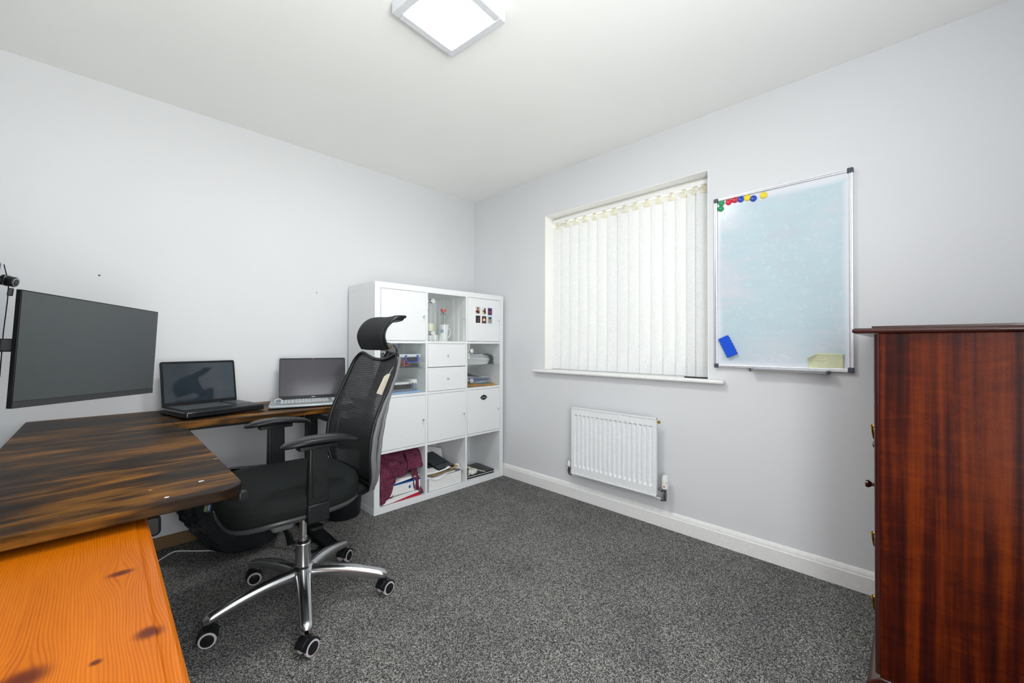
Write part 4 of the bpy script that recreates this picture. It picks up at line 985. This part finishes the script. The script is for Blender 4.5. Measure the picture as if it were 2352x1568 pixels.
m2, MM2 = monitor('computer_monitor', 'dark monitor at the left edge of the photo, seen almost edge-on', (-2.5565, -1.275, 1.128), U2, V2, .54, .325, 'scr3')
# clear filter sheet hung over the second monitor
sf = thing('screen_filter', 'clear curved screen filter sheet hanging in front of the edge-on monitor', 'screen filter', (-2.53, -1.2, .98))
b = B()
def lerp_tab(tab, q):
    for (a, va), (c, vc) in zip(tab, tab[1:]):
        if q <= c: return lerp(va, vc, (q-a)/(c-a))
    return tab[-1][1]
def filt(u, v):
    z = lerp(.975, 1.289, v); y = lerp(-1.53, -.995, u); k = v
    xx = lerp_tab([(.975, -2.536), (1.10, -2.5305), (1.19, -2.5240), (1.235, -2.5225), (1.262, -2.5265), (1.289, -2.531)], z)
    return (xx+(0.004*(u-1)), y, z)
b.grid(filt, 6, 26); b.build('filter_sheet', glassy('clear_acrylic', (.90, .93, .96), .8, 0.0, 1.25), sf, recalc=False)
b = B(); b.tube([(filt(1, k/25)) for k in range(26)], .0013, 6); b.build('edge_seal', 'black_plastic', sf)
b = B(); b.box(-.005, -.006, -.011, .006, .004, .011, T((-2.519, -.999, 1.213), 0, 0, .12)); b.build('hanging_clip', 'black_plastic', sf, bevel=.002)
wc = thing('webcam', 'black round webcam sticking out beside the edge-on monitor', 'webcam', (-2.50, -.985, 1.244))
a0, a1 = Vector((-2.534, -.985, 1.2475)), Vector((-2.506, -.997, 1.240)); d_ = (a1-a0).normalized()
b = B(); b.tube([a0, a0+d_*.009, a0+d_*.0095, a0+d_*.026, a0+d_*.028], [.0150, .0150, .0140, .0145, .0130], 24); b.build('webcam_body', 'black_plastic', wc, ang=30)
b = B(); b.tube([a0+d_*.0085, a0+d_*.0105], [.0160, .0160], 24); b.build('silver_ring', 'steel', wc)
b = B(); b.tube([a0+d_*.0281, a0+d_*.0290], [.010, .009], 20); b.build('lens', 'blk_gloss', wc); b = B(); b.tube([a0+d_*.0275, a0+d_*.0283], [.0125, .0125], 20); b.build('lens_ring', 'steel', wc)
b = B(); b.box(-2.560, -1.001, 1.238, -2.532, -.978, 1.252); b.build('webcam_bracket', 'black_plastic', wc, bevel=.003)
# wall-mounted monitor arm
arm = thing('monitor_arm', 'black jointed monitor arm behind the two monitors', 'monitor arm', (-2.72, -.80, 1.06))
P1 = MM1 @ Vector((0, 0, -.056)); P1a = MM1 @ Vector((0, 0, -.095)); w0 = Vector((XC, -.80, 1.06)); e0 = Vector((-2.67, -.80, 1.06)); j1 = Vector((-2.60, -.905, 1.062))
b = B(); b.box(XC, -.86, .98, XC+.008, -.74, 1.14); b.build('wall_plate', 'black_metal', arm, bevel=.003)
b = B(); b.tube([w0, e0], .018, 14); b.cyl(e0-Vector((0, 0, .03)), e0+Vector((0, 0, .03)), .020); b.tube([e0, Vector((P1a.x, P1a.y, e0.z))], .016, 4, ell=(.7, 1.1), up=(0, 0, 1)); b.cyl((P1a.x, P1a.y, e0.z-.03), (P1a.x, P1a.y, e0.z+.03), .018); b.tube([P1a, P1], .012, 10)
b.build('monitor_link', 'black_metal', arm, bevel=.001)
P2 = MM2 @ Vector((0, 0, -.056)); P2a = MM2 @ Vector((0, 0, -.10)); b = B(); b.tube([e0, Vector((P2a.x, P2a.y, e0.z))], .016, 4, ell=(.7, 1.1), up=(0, 0, 1)); b.cyl((P2a.x, P2a.y, 1.03), (P2a.x, P2a.y, 1.15), .016); b.tube([P2a, P2], .012, 10)
b.build('monitor_link', 'black_metal', arm, bevel=.001)
# short black bar seen between the monitors
b = B(); b.box(-2.60, -1.018, 1.046, -2.503, -.985, 1.082); b.build('arm_bar', 'black_metal', arm, bevel=.003)
b = B(); b.box(-2.612, -1.01, 1.052, -2.596, -.79, 1.076); b.build('arm_bar', 'black_metal', arm, bevel=.003)

# ------------------------------------------------------------------ office chair (faces the -x side)
CX, CY = -1.745, -.998
ch = thing('office_chair', 'black mesh office chair with headrest, armrests and polished five-star base', 'office chair', (CX, CY, 0))
RB = .334; ANG0 = math.radians(-178.1)
def leg_mesh():
    bb = B(); n = 16; k = 14
    def fn(u, v):
        r = lerp(.010, RB+.002, u); z = .128+.006*math.sin(u*PI*.9)-.046*u**1.8
        w = lerp(.030, .0215, min(1, u*1.15)**.6); hh = lerp(.026, .0165, u)
        if u > .93: q = (u-.93)/.07; w *= math.sqrt(max(0.02, 1-q*q*.92)); hh *= math.sqrt(max(.02, 1-q*q*.80))
        a = 2*PI*v; cy, sy = math.cos(a), math.sin(a)
        return (r, math.copysign(abs(cy)**.8, cy)*w, z+math.copysign(abs(sy)**.9, sy)*hh-(.004 if sy < 0 else 0))
    bb.grid(fn, 34, 20, cv=True); return bb
leg = None
SW = [math.radians(a) for a in (-158, -172, 160, -60, -95)]
for k in range(5):
    a = ANG0+2*PI*k/5; rot = T((CX, CY, 0), a); cpos = Vector((CX+RB*.97*math.cos(a), CY+RB*.97*math.sin(a), 0))
    bb = B(); src = leg_mesh(); bb.add(src.v, src.f, rot); bb.build('base_leg', 'chrome', ch, ang=60)
    # caster: hooded fork with two wheels; the axle direction is turned freely
    ax_a = a+[1.15, .55, 1.9, 2.4, .9][k]
    ax_a = [-1.85, -1.20, -1.35, -1.05, -1.75][k]        # outward direction of the visible wheel face
    wm = frame(Vector((cpos.x, cpos.y, 0)), Vector((-math.sin(ax_a), math.cos(ax_a), 0)), Vector((math.cos(ax_a), math.sin(ax_a), 0)), Vector((0, 0, 1)))
    bb = B()
    bb.cyl(wm @ Vector((0, 0, .052)), wm @ Vector((0, 0, .074)), .010, n=14)
    prof = [(.0325*math.cos(t_), .0278+.0325*math.sin(t_)) for t_ in [math.radians(q) for q in range(-8, 176, 12)]]
    bb.prism(prof+[(-.018, .030), (.018, .030)], -.0125, .0125, wm @ frame(Vector((.004, 0, 0)), Vector((1, 0, 0)), Vector((0, 0, 1)), Vector((0, 1, 0))))
    cs = bb.build('caster', 'black_soft', ch, bevel=.002)
    for sg in (1, -1):
        bb = B(); wc_ = Vector((.006, 0, .0278))
        dm = wm @ frame(wc_, Vector((1, 0, 0)), Vector((0, 0, 1)), Vector((0, sg, 0)))
        bb.lathe([(.0262, .0130), (.0275, .0145), (.0275, .0240), (.0262, .0258), (.0235, .0262)], 32, dm)
        wl = bb.build('wheel', pm('lilac_grey_tyre', srgb(192, 182, 188), .5) if k == 0 and sg == 1 else bpy.data.materials['lilac_grey_tyre'], cs, ang=40)
        # dark hub and top hood share the caster's colour
        bb = B(); bb.lathe([(.0208, .0260), (.0208, .0270), (.018, .0280), (.001, .0288)], 28, dm); hb = bb.build('wheel_hub', 'black_soft', cs)
        arc = [(.0325*math.cos(t_), .0325*math.sin(t_)) for t_ in [math.radians(q) for q in range(15, 176, 10)]]
        inn = [(.0282*math.cos(t_), .0282*math.sin(t_)) for t_ in [math.radians(q) for q in range(175, 14, -10)]]
        bb = B(); bb.prism(arc+inn, .010, .0262, dm); bb.build('wheel_hood', 'black_soft', cs)
bb = B(); bb.lathe([(.050, .098), (.052, .112), (.050, .135), (.043, .150), (.036, .155), (.0295, .160), (.0275, .244), (.029, .248), (.027, .252), (.018, .253)], 40, T((CX, CY, 0)))
bb.build('base_hub', 'chrome', ch, ang=40)
bb = B(); bb.lathe([(.0155, .20), (.0155, .275), (.0140, .277), (.0140, .44)], 24, T((CX, CY, 0))); bb.build('gas_lift', 'steel', ch, ang=30)
bb = B(); bb.lathe([(.0205, .252), (.0205, .257), (.015, .259)], 24, T((CX, CY, 0))); bb.build('lift_collar', 'black_plastic', ch)
# mechanism
bb = B(); bb.prism(rrect(CX-.14, CY-.075, CX+.13, CY+.075, .03), .395, .445); bb.build('tilt_mechanism', 'black_metal', ch, bevel=.01)
bb = B(); bb.tube([(CX-.02, CY-.07, .415), (CX-.02, CY-.20, .405), (CX-.03, CY-.235, .400)], .005, 8); bb.prism(rrect(CX-.055, CY-.255, CX-.01, CY-.225, .008), .393, .403); bb.build('height_lever', 'black_plastic', ch)
# underside shroud hanging under the seat front
bb = B(); bb.prism([(CX-.13, .40), (CX-.03, .40), (CX-.05, .335), (CX-.125, .335)], CY-.045, CY+.045, axis='y'); bb.build('tension_housing', 'grey_plastic', ch, bevel=.012)
# seat
SX, SY = -1.800, -.998
def sup(a, n): c, s = math.cos(a), math.sin(a); return math.copysign(abs(c)**(2/n), c), math.copysign(abs(s)**(2/n), s)
def seatf(prof, hx, hy, n=3.2, front=.028, k=72):
    def fn(u, v):
        a = 2*PI*u; sx, sy = sup(a, n); i = v*(len(prof)-1); j = min(int(i), len(prof)-2); f = i-j
        sc = lerp(prof[j][0], prof[j+1][0], f); z = lerp(prof[j][1], prof[j+1][1], f); x = SX+sx*hx*sc; y = SY+sy*hy*sc*(1-.05*(sx > 0)*sx)
        d = max(0, (SX-x)/hx-.35)/.65; z -= front*d**2
        z += .010*max(0, (x-SX)/hx)**2*(1 if z > .5 else 0)
        return (x, y, z)
    return fn
prof = [(.86, .448), (.95, .447), (1.0, .462), (1.022, .485), (1.015, .508), (.975, .528), (.90, .540), (.75, .545), (.45, .541), (.2, .539), (.01, .538)]
bb = B(); bb.grid(seatf(prof, .235, .250), 80, 44, cu=True); bb.build('seat_cushion', 'seat_fabric', ch, ang=180)
prof = [(.05, .418), (.55, .414), (.80, .420), (.95, .434), (1.0, .446), (.99, .456), (.80, .456)]
bb = B(); bb.grid(seatf(prof, .236, .250, front=.034), 80, 26, cu=True); bb.build('seat_pan', pm('dark_seat_pan', (.045, .047, .05), .3), ch, ang=180)
# backrest curve
def interp(tab, q):
    if q <= tab[0][0]: return tab[0][1]
    for (a, va), (c, vc) in zip(tab, tab[1:]):
        if q <= c:
            t_ = (q-a)/(c-a); t_ = t_*t_*(3-2*t_)*.35+t_*.65; return lerp(va, vc, t_)
    return tab[-1][1]
XB = [(.44, -1.545), (.49, -1.553), (.60, -1.567), (.68, -1.562), (.75, -1.545), (.81, -1.520), (.88, -1.486), (.95, -1.456), (1.03, -1.428)]
def xback(s, z): return interp(XB, z)+.030*(1-min(1, (s/.222)**2))
half = [(0, .472), (.06, .470), (.12, .472), (.165, .482), (.198, .510), (.214, .56), (.220, .64), (.222, .72), (.221, .80), (.220, .88), (.217, .94), (.208, .985), (.192, 1.014), (.172, 1.026), (.150, 1.024), (.11, 1.012), (.06, 1.001), (0, .997)]
out = [(s, z) for s, z in half]+[(-s, z) for s, z in half[-2:0:-1]]
ringp = [Vector((xback(s, z), CY+s, z)) for s, z in out]
P = ringp+ringp[:1]; sm = smoothpath(P, 4)[:-1]
bb = B(); bb.tube(sm, .0085, 10, closed=True, ell=(1, 1)); bb.build('backrest_rim', 'black_soft', ch, ang=180)
zb = [(s, z) for s, z in half[:7]]; zt = [(s, z) for s, z in half[10:]][::-1]
def meshf(u, v):
    s = (u*2-1)*.217; q = abs(s); z0 = interp([(a, c) for a, c in zb], q); z1 = interp([(a, c) for a, c in zt], q)
    z = lerp(z0, z1, v); return (xback(s, z)+.003, CY+s, z)
bb = B(); bb.grid(meshf, 26, 40); bb.build('backrest_mesh', 'mesh', ch, ang=180, recalc=False)
# outer side frames (grey), splitting at the lumbar
for sg in (1, -1):
    def sf_(u, v, sg=sg):
        z = lerp(1.016, .455, u); w = .014+.014*math.sin(min(1, u*1.6)*PI/2)**2; th = .008
        s = sg*(interp([(.45, .170), (.50, .205), (.56, .222), (.70, .229), (.90, .228), (.97, .222), (1.016, .206)], z))
        a = 2*PI*v; c, d = math.cos(a), math.sin(a)
        return (interp(XB, z)+.004+w*.42+.42*w*math.copysign(abs(c)**.6, c)*1.0, CY+s+sg*th*math.copysign(abs(d)**.8, d), z)
    bb = B(); bb.grid(sf_, 40, 14, cv=True); bb.build('side_frame', 'grey_plastic', ch, ang=60)
    def sp_(u, v, sg=sg):
        z = lerp(.86, .462, u); off = .016+.024*math.sin(PI*min(1, u*1.02))**.9; w = .006+.003*math.sin(PI*u)
        s = sg*interp([(.46, .178), (.50, .212), (.56, .226), (.75, .232), (.87, .228)], z)
        a = 2*PI*v; c, d = math.cos(a), math.sin(a)
        return (interp(XB, z)+off+w*c, CY+s-sg*.002+sg*.011*d, z)
    bb = B(); bb.grid(sp_, 30, 12, cv=True); bb.build('lumbar_spring', 'grey_plastic', ch, ang=180)
# lumbar pad behind the mesh
bb = B(); bb.grid(lambda u, v: (xback((u-.5)*.34, lerp(.58, .72, v))+.020, CY+(u-.5)*.34, lerp(.58, .72, v)+.01*math.cos((u-.5)*6)), 14, 8); bb.build('lumbar_support', 'black_soft', ch, solid=.010, recalc=False, ang=60)
# carrier between backrest and seat
bb = B()
def car(u, v):
    pth = CAR[min(int(u*(len(CAR)-1)), len(CAR)-1)]; a = 2*PI*v; c, d = math.cos(a), math.sin(a)
    return (pth.x+.004*d*0, CY+math.copysign(abs(c)**.5, c)*lerp(.195, .075, u), pth.z+.013*d)
CAR = smoothpath([(-1.527, 0, .500), (-1.505, 0, .470), (-1.520, 0, .440), (-1.570, 0, .418), (-1.66, 0, .413)], 6)
def car2(u, v):
    i = min(int(round(u*(len(CAR)-1))), len(CAR)-1); p_ = CAR[i]; t_ = (CAR[min(i+1, len(CAR)-1)]-CAR[max(i-1, 0)]).normalized(); nn = Vector((t_.z, 0, -t_.x))
    a = 2*PI*v; c, d = math.cos(a), math.sin(a); return (p_.x+nn.x*.012*d, CY+math.copysign(abs(c)**.45, c)*lerp(.200, .085, u**.8), p_.z+nn.z*.012*d)
bb.grid(car2, len(CAR), 20, cv=True); bb.build('back_carrier', 'black_soft', ch, ang=60)
# central spine up to the headrest
bb = B(); bb.tube(smoothpath([(-1.490, CY, .47), (-1.478, CY, .62), (-1.468, CY, .76), (-1.415, CY, .90), (-1.378, CY, .985), (-1.352, CY, 1.03)]), .016, 10, ell=(1.4, .7), up=(0, 1, 0)); bb.build('back_spine', 'black_soft', ch)
# armrests
for sg in (-1, 1):
    ya = CY+sg*.252; stx0, stx1 = -1.815, -1.745
    bb = B(); bb.prism([(stx0-.002, .49), (stx1+.002, .49), (stx1-.002, .700), (stx0+.002, .700)], ya-.014, ya+.014, axis='y')
    st = bb.build('armrest_post', 'black_soft', ch, bevel=.006, seg=3)
    bb = B(); bb.prism([(stx0+.014, .515), (stx1-.012, .515), (stx1-.012, .700), (stx0+.014, .700)], ya-.017, ya+.017, axis='y'); bb.build('inner_slide', 'black_plastic', st, bevel=.002)
    bb = B(); bb.box(stx0-.003, ya-.018, .425, stx1+.003, ya+.016, .492); yy0, yy1 = sorted((ya-sg*.13, ya)); bb.box(stx0+.005, yy0, .418, stx1-.005, yy1, .434); bb.build('arm_bracket', 'black_plastic', st, bevel=.005)
    bb = B(); mm = frame((-1.779, ya-.0165, .585), Vector((1, 0, 0)), Vector((0, 0, 1)), Vector((0, -1, 0)))
    bb.prism([(x, z) for x, z in rrect(-.0135, -.022, .0135, .022, .0134)], 0, .0035, mm); bb.prism([(x, z) for x, z in rrect(-.010, -.013, .010, .013, .0095)], .0035, .0055, mm); bb.build('height_button', 'black_soft', st, bevel=.001)
    bb = B()
    def pad(u, v, ya=ya, sg=sg):
        x = lerp(-1.905, -1.632, u); e = math.sqrt(max(.0, 1-abs(u*2-1)**5)); hw = (.036+.008*math.sin(PI*u))*max(e, .02)+.0005
        zc = .717-.004*(u*2-1)-.017*abs(u*2-1)**2.3+.004; th = .0145*max(e, .05)
        a = 2*PI*v; c, d = math.cos(a), math.sin(a); return (x, ya+hw*math.copysign(abs(c)**.75, c), zc+th*math.copysign(abs(d)**.8, d)*(1 if d > 0 else .8))
    bb.grid(pad, 44, 24, cv=True); bb.build('armrest_pad', 'black_soft', st, ang=180)
    bb = B(); bb.prism(rrect(-1.85, ya-.024, -1.715, ya+.024, .01), .692, .706); bb.build('pad_plate', 'black_plastic', st, bevel=.002)
# headrest
hp = smoothpath([(-1.440, 0, 1.046), (-1.455, 0, 1.075), (-1.462, 0, 1.108), (-1.452, 0, 1.142), (-1.428, 0, 1.172), (-1.395, 0, 1.191), (-1.356, 0, 1.194)], 5)
def head(off0, off1, hw, n=24):
    bb = B(); k = len(hp); m_ = 10
    def fn(u, v):
        s = (u*2-1); a = 2*PI*v
        # section runs along hp on the front and back along its offset
        q = (1-math.cos(a))/2; i = q*(k-1); j = min(int(i), k-2); p_ = hp[j].lerp(hp[j+1], i-j); t_ = (hp[min(j+1, k-1)]-hp[max(j-1, 0)]).normalized(); nn = Vector((-t_.z, 0, t_.x))
        sn_ = math.sin(a); o = (off0+off1)/2+(off1-off0)/2*math.copysign(abs(sn_)**.3, sn_)
        edge = math.sqrt(max(0, 1-abs(s)**8)); taper = 1-.03*abs(s)**3
        zc = 1.120; pz = zc+(p_.z-zc)*taper+(.010*s*s-.006)*max(0, (q-.5)*2); px = p_.x+.018*(1-s*s)
        return (px+nn.x*o*edge, CY-.010+s*hw, pz+nn.z*o*edge)
    bb.grid(fn, n, 40, cv=True); bb.f += [list(range(40)), [(n-1)*40+j for j in range(40)]]; bb.mi += [0, 0]; return bb
head(-.004, .014, .121).build('headrest_cushion', 'head_fabric', ch, ang=60)
# headrest edge band at each end plus back shell
head(-.016, -.003, .124).build('headrest_shell', 'black_soft', ch, ang=50)
for sg in (1, -1):
    bb = B(); bb.tube([(p_.x+.001, CY-.010+sg*.123, 1.12+(p_.z-1.12)*.97+.004*max(0, (p_.z-1.12)/.07)) for p_ in hp], .0145, 12, ell=(.5, 1.0), up=(0, 1, 0)); bb.build('headrest_edge', 'black_soft', ch)
bb = B(); bb.prism([(-1.415, 1.050), (-1.392, 1.082), (-1.362, 1.075), (-1.338, 1.052), (-1.335, 1.030), (-1.358, 1.028), (-1.385, 1.040)], CY-.022, CY+.022, axis='y'); hbk = bb.build('headrest_bracket', 'grey_plastic', ch, bevel=.006, seg=3)
bb = B(); mm = frame((-1.365, CY-.023, 1.056), Vector((1, 0, 0)), Vector((0, 0, 1)), Vector((0, -1, 0))); bb.lathe([(.006, 0), (.0055, .002), (.002, .0024), (.001, .001)], 14, mm); bb.build('bracket_screw', 'brass', hbk)
bb = B(); bb.tube(smoothpath([(-1.352, CY, 1.055), (-1.335, CY, 1.035), (-1.338, CY, .99), (-1.350, CY, .95)]), .013, 12, ell=(1.6, .8), up=(0, 1, 0)); bb.build('headrest_stem', 'black_soft', ch)
# paper tag hung on the mesh
TG = [(-1.462, -1.150, .944), (-1.462, -1.170, .943), (-1.500, -1.128, .838), (-1.500, -1.098, .848), (-1.470, -1.145, .928)]
def tpt(y, z): return Vector((xback(y-CY, z)-.006, y, z))
TP = [Vector(p) for p in ((-1.458, -1.166, .941), (-1.458, -1.189, .941), (-1.486, -1.168, .850), (-1.486, -1.118, .854), (-1.462, -1.141, .928))]
bb = B(); bb.add(TP, [(0, 1, 2, 3, 4)]); tgp = bb.build('paper_tag', 'cream', ch, solid=.0006, recalc=False, smooth=False, label='cream paper swing tag on a string')
bb = B(); bb.tube(smoothpath([TP[0].lerp(TP[1], .5), tpt(-1.190, .962), tpt(-1.203, .975), tpt(-1.207, .990)]), .0009, 5); bb.build('tag_string', 'paper', tgp)
bb = B(); o0 = TP[3].lerp(TP[2], .35).lerp(TP[0], .13); e1_ = (TP[2]-TP[3]).normalized(); e2_ = (TP[0]-TP[3]).normalized(); nn = Vector((-1, 0, 0))
rnd = random.Random(5)
for k in range(6):
    o1 = TP[3].lerp(TP[2], .25)+e2_*(.035+.006*k)+nn*.0012; bb.add([o1, o1+e1_*.014, o1+e1_*.014+e2_*.0006, o1+e2_*.0006], [(0, 1, 2, 3)])
bb.build('printed_lines', 'ink', tgp, recalc=False, smooth=False)

# ------------------------------------------------------------------ black bag under the desk
M['nylon'] = pm('shiny_black_nylon', (.012, .014, .019), .18, spec=.9, bump=(16, .7, .03))
bag = thing('drawstring_bag', 'crumpled shiny black bag slumped on the floor under the desk', 'bag', (-1.80, -.32, 0))
BC = Vector((-1.790, -.315, .0))
def bagf(u, v):
    th = 2*PI*u; v2 = v*.998+.001; z = .006+.405*(v2**.95)
    w = (.62+.42*math.sin(PI*min(1, v2*.75)*.72)) if v2 < .93 else .9*math.sqrt(max(0, (1-v2)/.07))
    if v2 < .10: w *= (v2/.10)**.3
    hx = .240*w; hy = .185*w
    x = BC.x+hx*math.cos(th)-.030*v2; y = BC.y+hy*math.sin(th)+.05*v2
    n1 = noise.noise(Vector((math.cos(th)*1.8, math.sin(th)*1.8, z*3.0+1.7))); fold = abs(noise.noise(Vector((math.cos(th)*4.5+z*6, math.sin(th)*4.5-z*3, z*5)))); f3 = abs(noise.noise(Vector((math.cos(th)*9, math.sin(th)*9+z*20, z*14))))
    k = 1+.16*n1-.15*fold-.045*f3
    p = Vector((BC.x-.03*v2+(x-BC.x)*k, BC.y+(y-BC.y)*k, z)); p.y = min(p.y, -.014); return p
bb = B(); bb.grid(bagf, 120, 60, cu=True); bb.build('bag_body', 'nylon', bag, ang=180)
bb = B(); bb.tube(smoothpath([(-1.62, -.42, .012), (-1.56, -.47, .008), (-1.50, -.53, .006), (-1.54, -.60, .006), (-1.60, -.585, .008), (-1.62, -.52, .008)]), .014, 8, ell=(1, .16), up=(0, 0, 1))
bb.build('bag_strap', 'black_soft', bag)
bb = B(); bb.tube(smoothpath([(-1.735, -.36, .24), (-1.69, -.44, .17), (-1.655, -.49, .10), (-1.64, -.50, .03)]), .016, 8, ell=(1, .2), up=(.3, .8, .2)); bb.build('bag_strap', 'black_soft', bag)
b = B(); b.tube([(-2.066, -.285, .30), (-2.052, -.32, .31), (-2.035, -.33, .31), (-2.02, -.30, .32)], [.016, .022, .024, .018], 12); b.build('bag_end_roll', 'nylon', bag)
b = B(); bkm = frame(Vector((-1.982, -.452, .318)), Vector((.95, -.25, -.18)).normalized(), Vector((.2, .2, .95)).normalized(), Vector((-.3, -.95, .1)).normalized())
b.box(-.020, .012, -.004, .022, .018, .003, bkm); b.build('bag_buckle', 'steel', bag)
b = B(); b.prism(rrect(-.013, -.032, .015, .004, .006), -.004, .003, bkm); bk = b.build('bag_charm', 'black_soft', bag)
b = B(); b.box(.004, -.024, .003, .008, .000, .0042, bkm); b.build('blue_stripe', 'pblue', bk); b = B(); b.box(-.010, -.028, .003, .001, -.006, .0040, bkm); b.build('olive_patch', pm('olive_patch', srgb(88, 100, 70), .5), bk)

# waste bin
wbn = thing('waste_bin', 'round black waste bin on the carpet left of the cabinet', 'waste bin', (-1.268, -.255, 0))
bb = B(); mm = T((-1.268, -.255, 0))
bb.lathe([(.092, .001), (.100, .006), (.104, .030), (.118, .225), (.121, .235), (.119, .238), (.113, .228), (.097, .02), (.001, .012)], 48, mm); bb.build('bin_body', 'black_plastic', wbn, ang=40)
bb = B(); bb.lathe([(.119, .2385), (.122, .243), (.119, .247), (.116, .243)], 48, mm); bb.build('bin_rim', 'black_soft', wbn)

# white cable on the carpet
cb = B(); cb.tube(smoothpath([(-2.235, -.30, .004), (-2.18, -.215, .004), (-2.125, -.150, .004), (-2.075, -.103, .004), (-2.045, -.112, .004), (-2.00, -.158, .004), (-1.955, -.20, .004), (-1.90, -.245, .004)]), .0036, 8)
tag(cb.build('floor_cable', 'white_pl'), 'white cable snaking along the carpet edge under the desk', 'cable')

# ------------------------------------------------------------------ dark mahogany chest of drawers
DX0, DX1, DY0, DY1 = -.680, -.030, -3.17, -2.712
dr = thing('chest_of_drawers', 'tall dark red mahogany chest of drawers at the right edge', 'chest of drawers', ((DX0+DX1)/2, (DY0+DY1)/2, 0))
bb = B(); bb.box(DX0, DY0, .055, DX1, DY1-.012, 1.106); bb.build('carcass', 'mahog', dr, bevel=.0015)
bb = B(); bb.prism([(x, y) for x, y in rrect(DX0-.022, DY0, DX1+.010, DY1+.050, .012)], 1.106, 1.122); bb.build('top_board', 'mahog_edge', dr, bevel=.0075, seg=4)
bb = B(); bb.box(DX0+.003, DY0+.001, 1.122, DX1-.003, DY1+.004, 1.1285); bb.build('top_inset', 'mahog_edge', dr, bevel=.0015)
bb = B(); bb.prism([(DY1+.018, 0), (DY1+.018, .045), (DY1+.006, .060), (DY1-.012, .075), (DY0, .075), (DY0, 0)], DX0-.014, DX1, axis='x'); bb.build('plinth', 'mahog_edge', dr, bevel=.004)
zs = [(.085, .335), (.345, .580), (.590, .700), (.710, .900), (.910, 1.096)]
for k, (z0, z1) in enumerate(zs):
    halves = [(DX0+.018, DX1-.018)] if k != 2 else [(DX0+.018, (DX0+DX1)/2-.004), ((DX0+DX1)/2+.004, DX1-.018)]
    for xa, xb_ in halves:
        bb = B(); bb.box(xa, DY1-.0125, z0, xb_, DY1-.002, z1); bb.box(xa+.008, DY1-.002, z0+.008, xb_-.008, DY1+.001, z1-.008); dw = bb.build('drawer_front', 'mahog', dr, bevel=.0025)
        if k == 2:
            bb = B(); xm = (xa+xb_)/2 if xa > -.5 else DX0+.12; bb.lathe([(.010, 0), (.007, .003), (.005, .010), (.009, .014), (.0125, .020), (.0110, .026), (.001, .029)], 18, frame((xm, DY1+.001, (z0+z1)/2-.03 if xa < -.5 else z1-.02), Vector((1, 0, 0)), Vector((0, 0, 1)), Vector((0, 1, 0)))); bb.build('wooden_knob', 'mahog_edge', dw)
        else:
            zc = {0: .252, 1: .458, 3: .806, 4: 1.01}[k]
            for xm in (DX0+.115, DX1-.115):
                if k == 4: continue
                bb = B(); bb.lathe([(.013, 0), (.012, .002), (.006, .004), (.004, .010), (.0045, .013), (.001, .0145)], 16, frame((xm, DY1+.001, zc), Vector((1, 0, 0)), Vector((0, 0, 1)), Vector((0, 1, 0))))
                bb.tube([(xm+.015*math.sin(a), DY1+.012-.003*(1-math.cos(a)), zc-.018+.022*math.cos(a)) for a in [2*PI*q/20 for q in range(20)]], .0020, 8, closed=True)
                bb.build('ring_handle', 'brass', dw, label='brass drop ring handle')
for xx in (DX0+.002, DX1-.018):
    bb = B(); bb.prism([(xx, DY1-.0125), (xx+.015, DY1-.0125), (xx+.015, DY1-.003), (xx+.010, DY1), (xx+.004, DY1-.001), (xx, DY1-.005)], .076, 1.104); bb.build('corner_moulding', 'mahog_edge', dr, ang=60)

# ------------------------------------------------------------------ orange pine chest, lower left
PX0, PX1, PY0, PY1, PZ = -2.735, -2.268, -2.36, -1.498, .680
pc = thing('pine_chest', 'orange varnished knotty pine chest tucked under the desk edge', 'chest of drawers', ((PX0+PX1)/2, (PY0+PY1)/2, 0))
bb = B(); bb.prism([(PX0, PZ-.022), (PX1+.002, PZ-.022), (PX1+.006, PZ-.016), (PX1+.006, PZ-.009), (PX1+.001, PZ-.004), (PX1-.010, PZ-.002), (PX1-.014, PZ-.0032), (PX1-.016, PZ), (PX0, PZ)], PY0-.01, PY1+.005, axis='y')
bb.build('top_board', 'pine', pc, ang=30, label='orange pine top with knots and moulded front edge')
bb = B(); bb.box(PX0+.005, PY0, .05, PX1-.022, PY1-.005, PZ-.0225); bb.build('carcass', 'pine', pc, bevel=.002)
bb = B(); bb.box(PX0+.003, PY0-.005, 0, PX1-.012, PY1, .05); bb.build('plinth', 'pine', pc, bevel=.003)
for k in range(3):
    z0 = .065+k*.195; bb = B(); bb.box(PX1-.0225, PY0+.015, z0, PX1-.010, PY1-.020, z0+.185); dw = bb.build('drawer_front', 'pine', pc, bevel=.003)
    for yy in (PY0+.2, -1.900+.245):
        bb = B(); bb.lathe([(.010, 0), (.009, .006), (.015, .014), (.0175, .020), (.0160, .027), (.001, .030)], 20, frame((PX1-.010, yy, z0+.10), Vector((0, 1, 0)), Vector((0, 0, 1)), Vector((1, 0, 0)))); bb.build('wooden_knob', 'pine', dw)
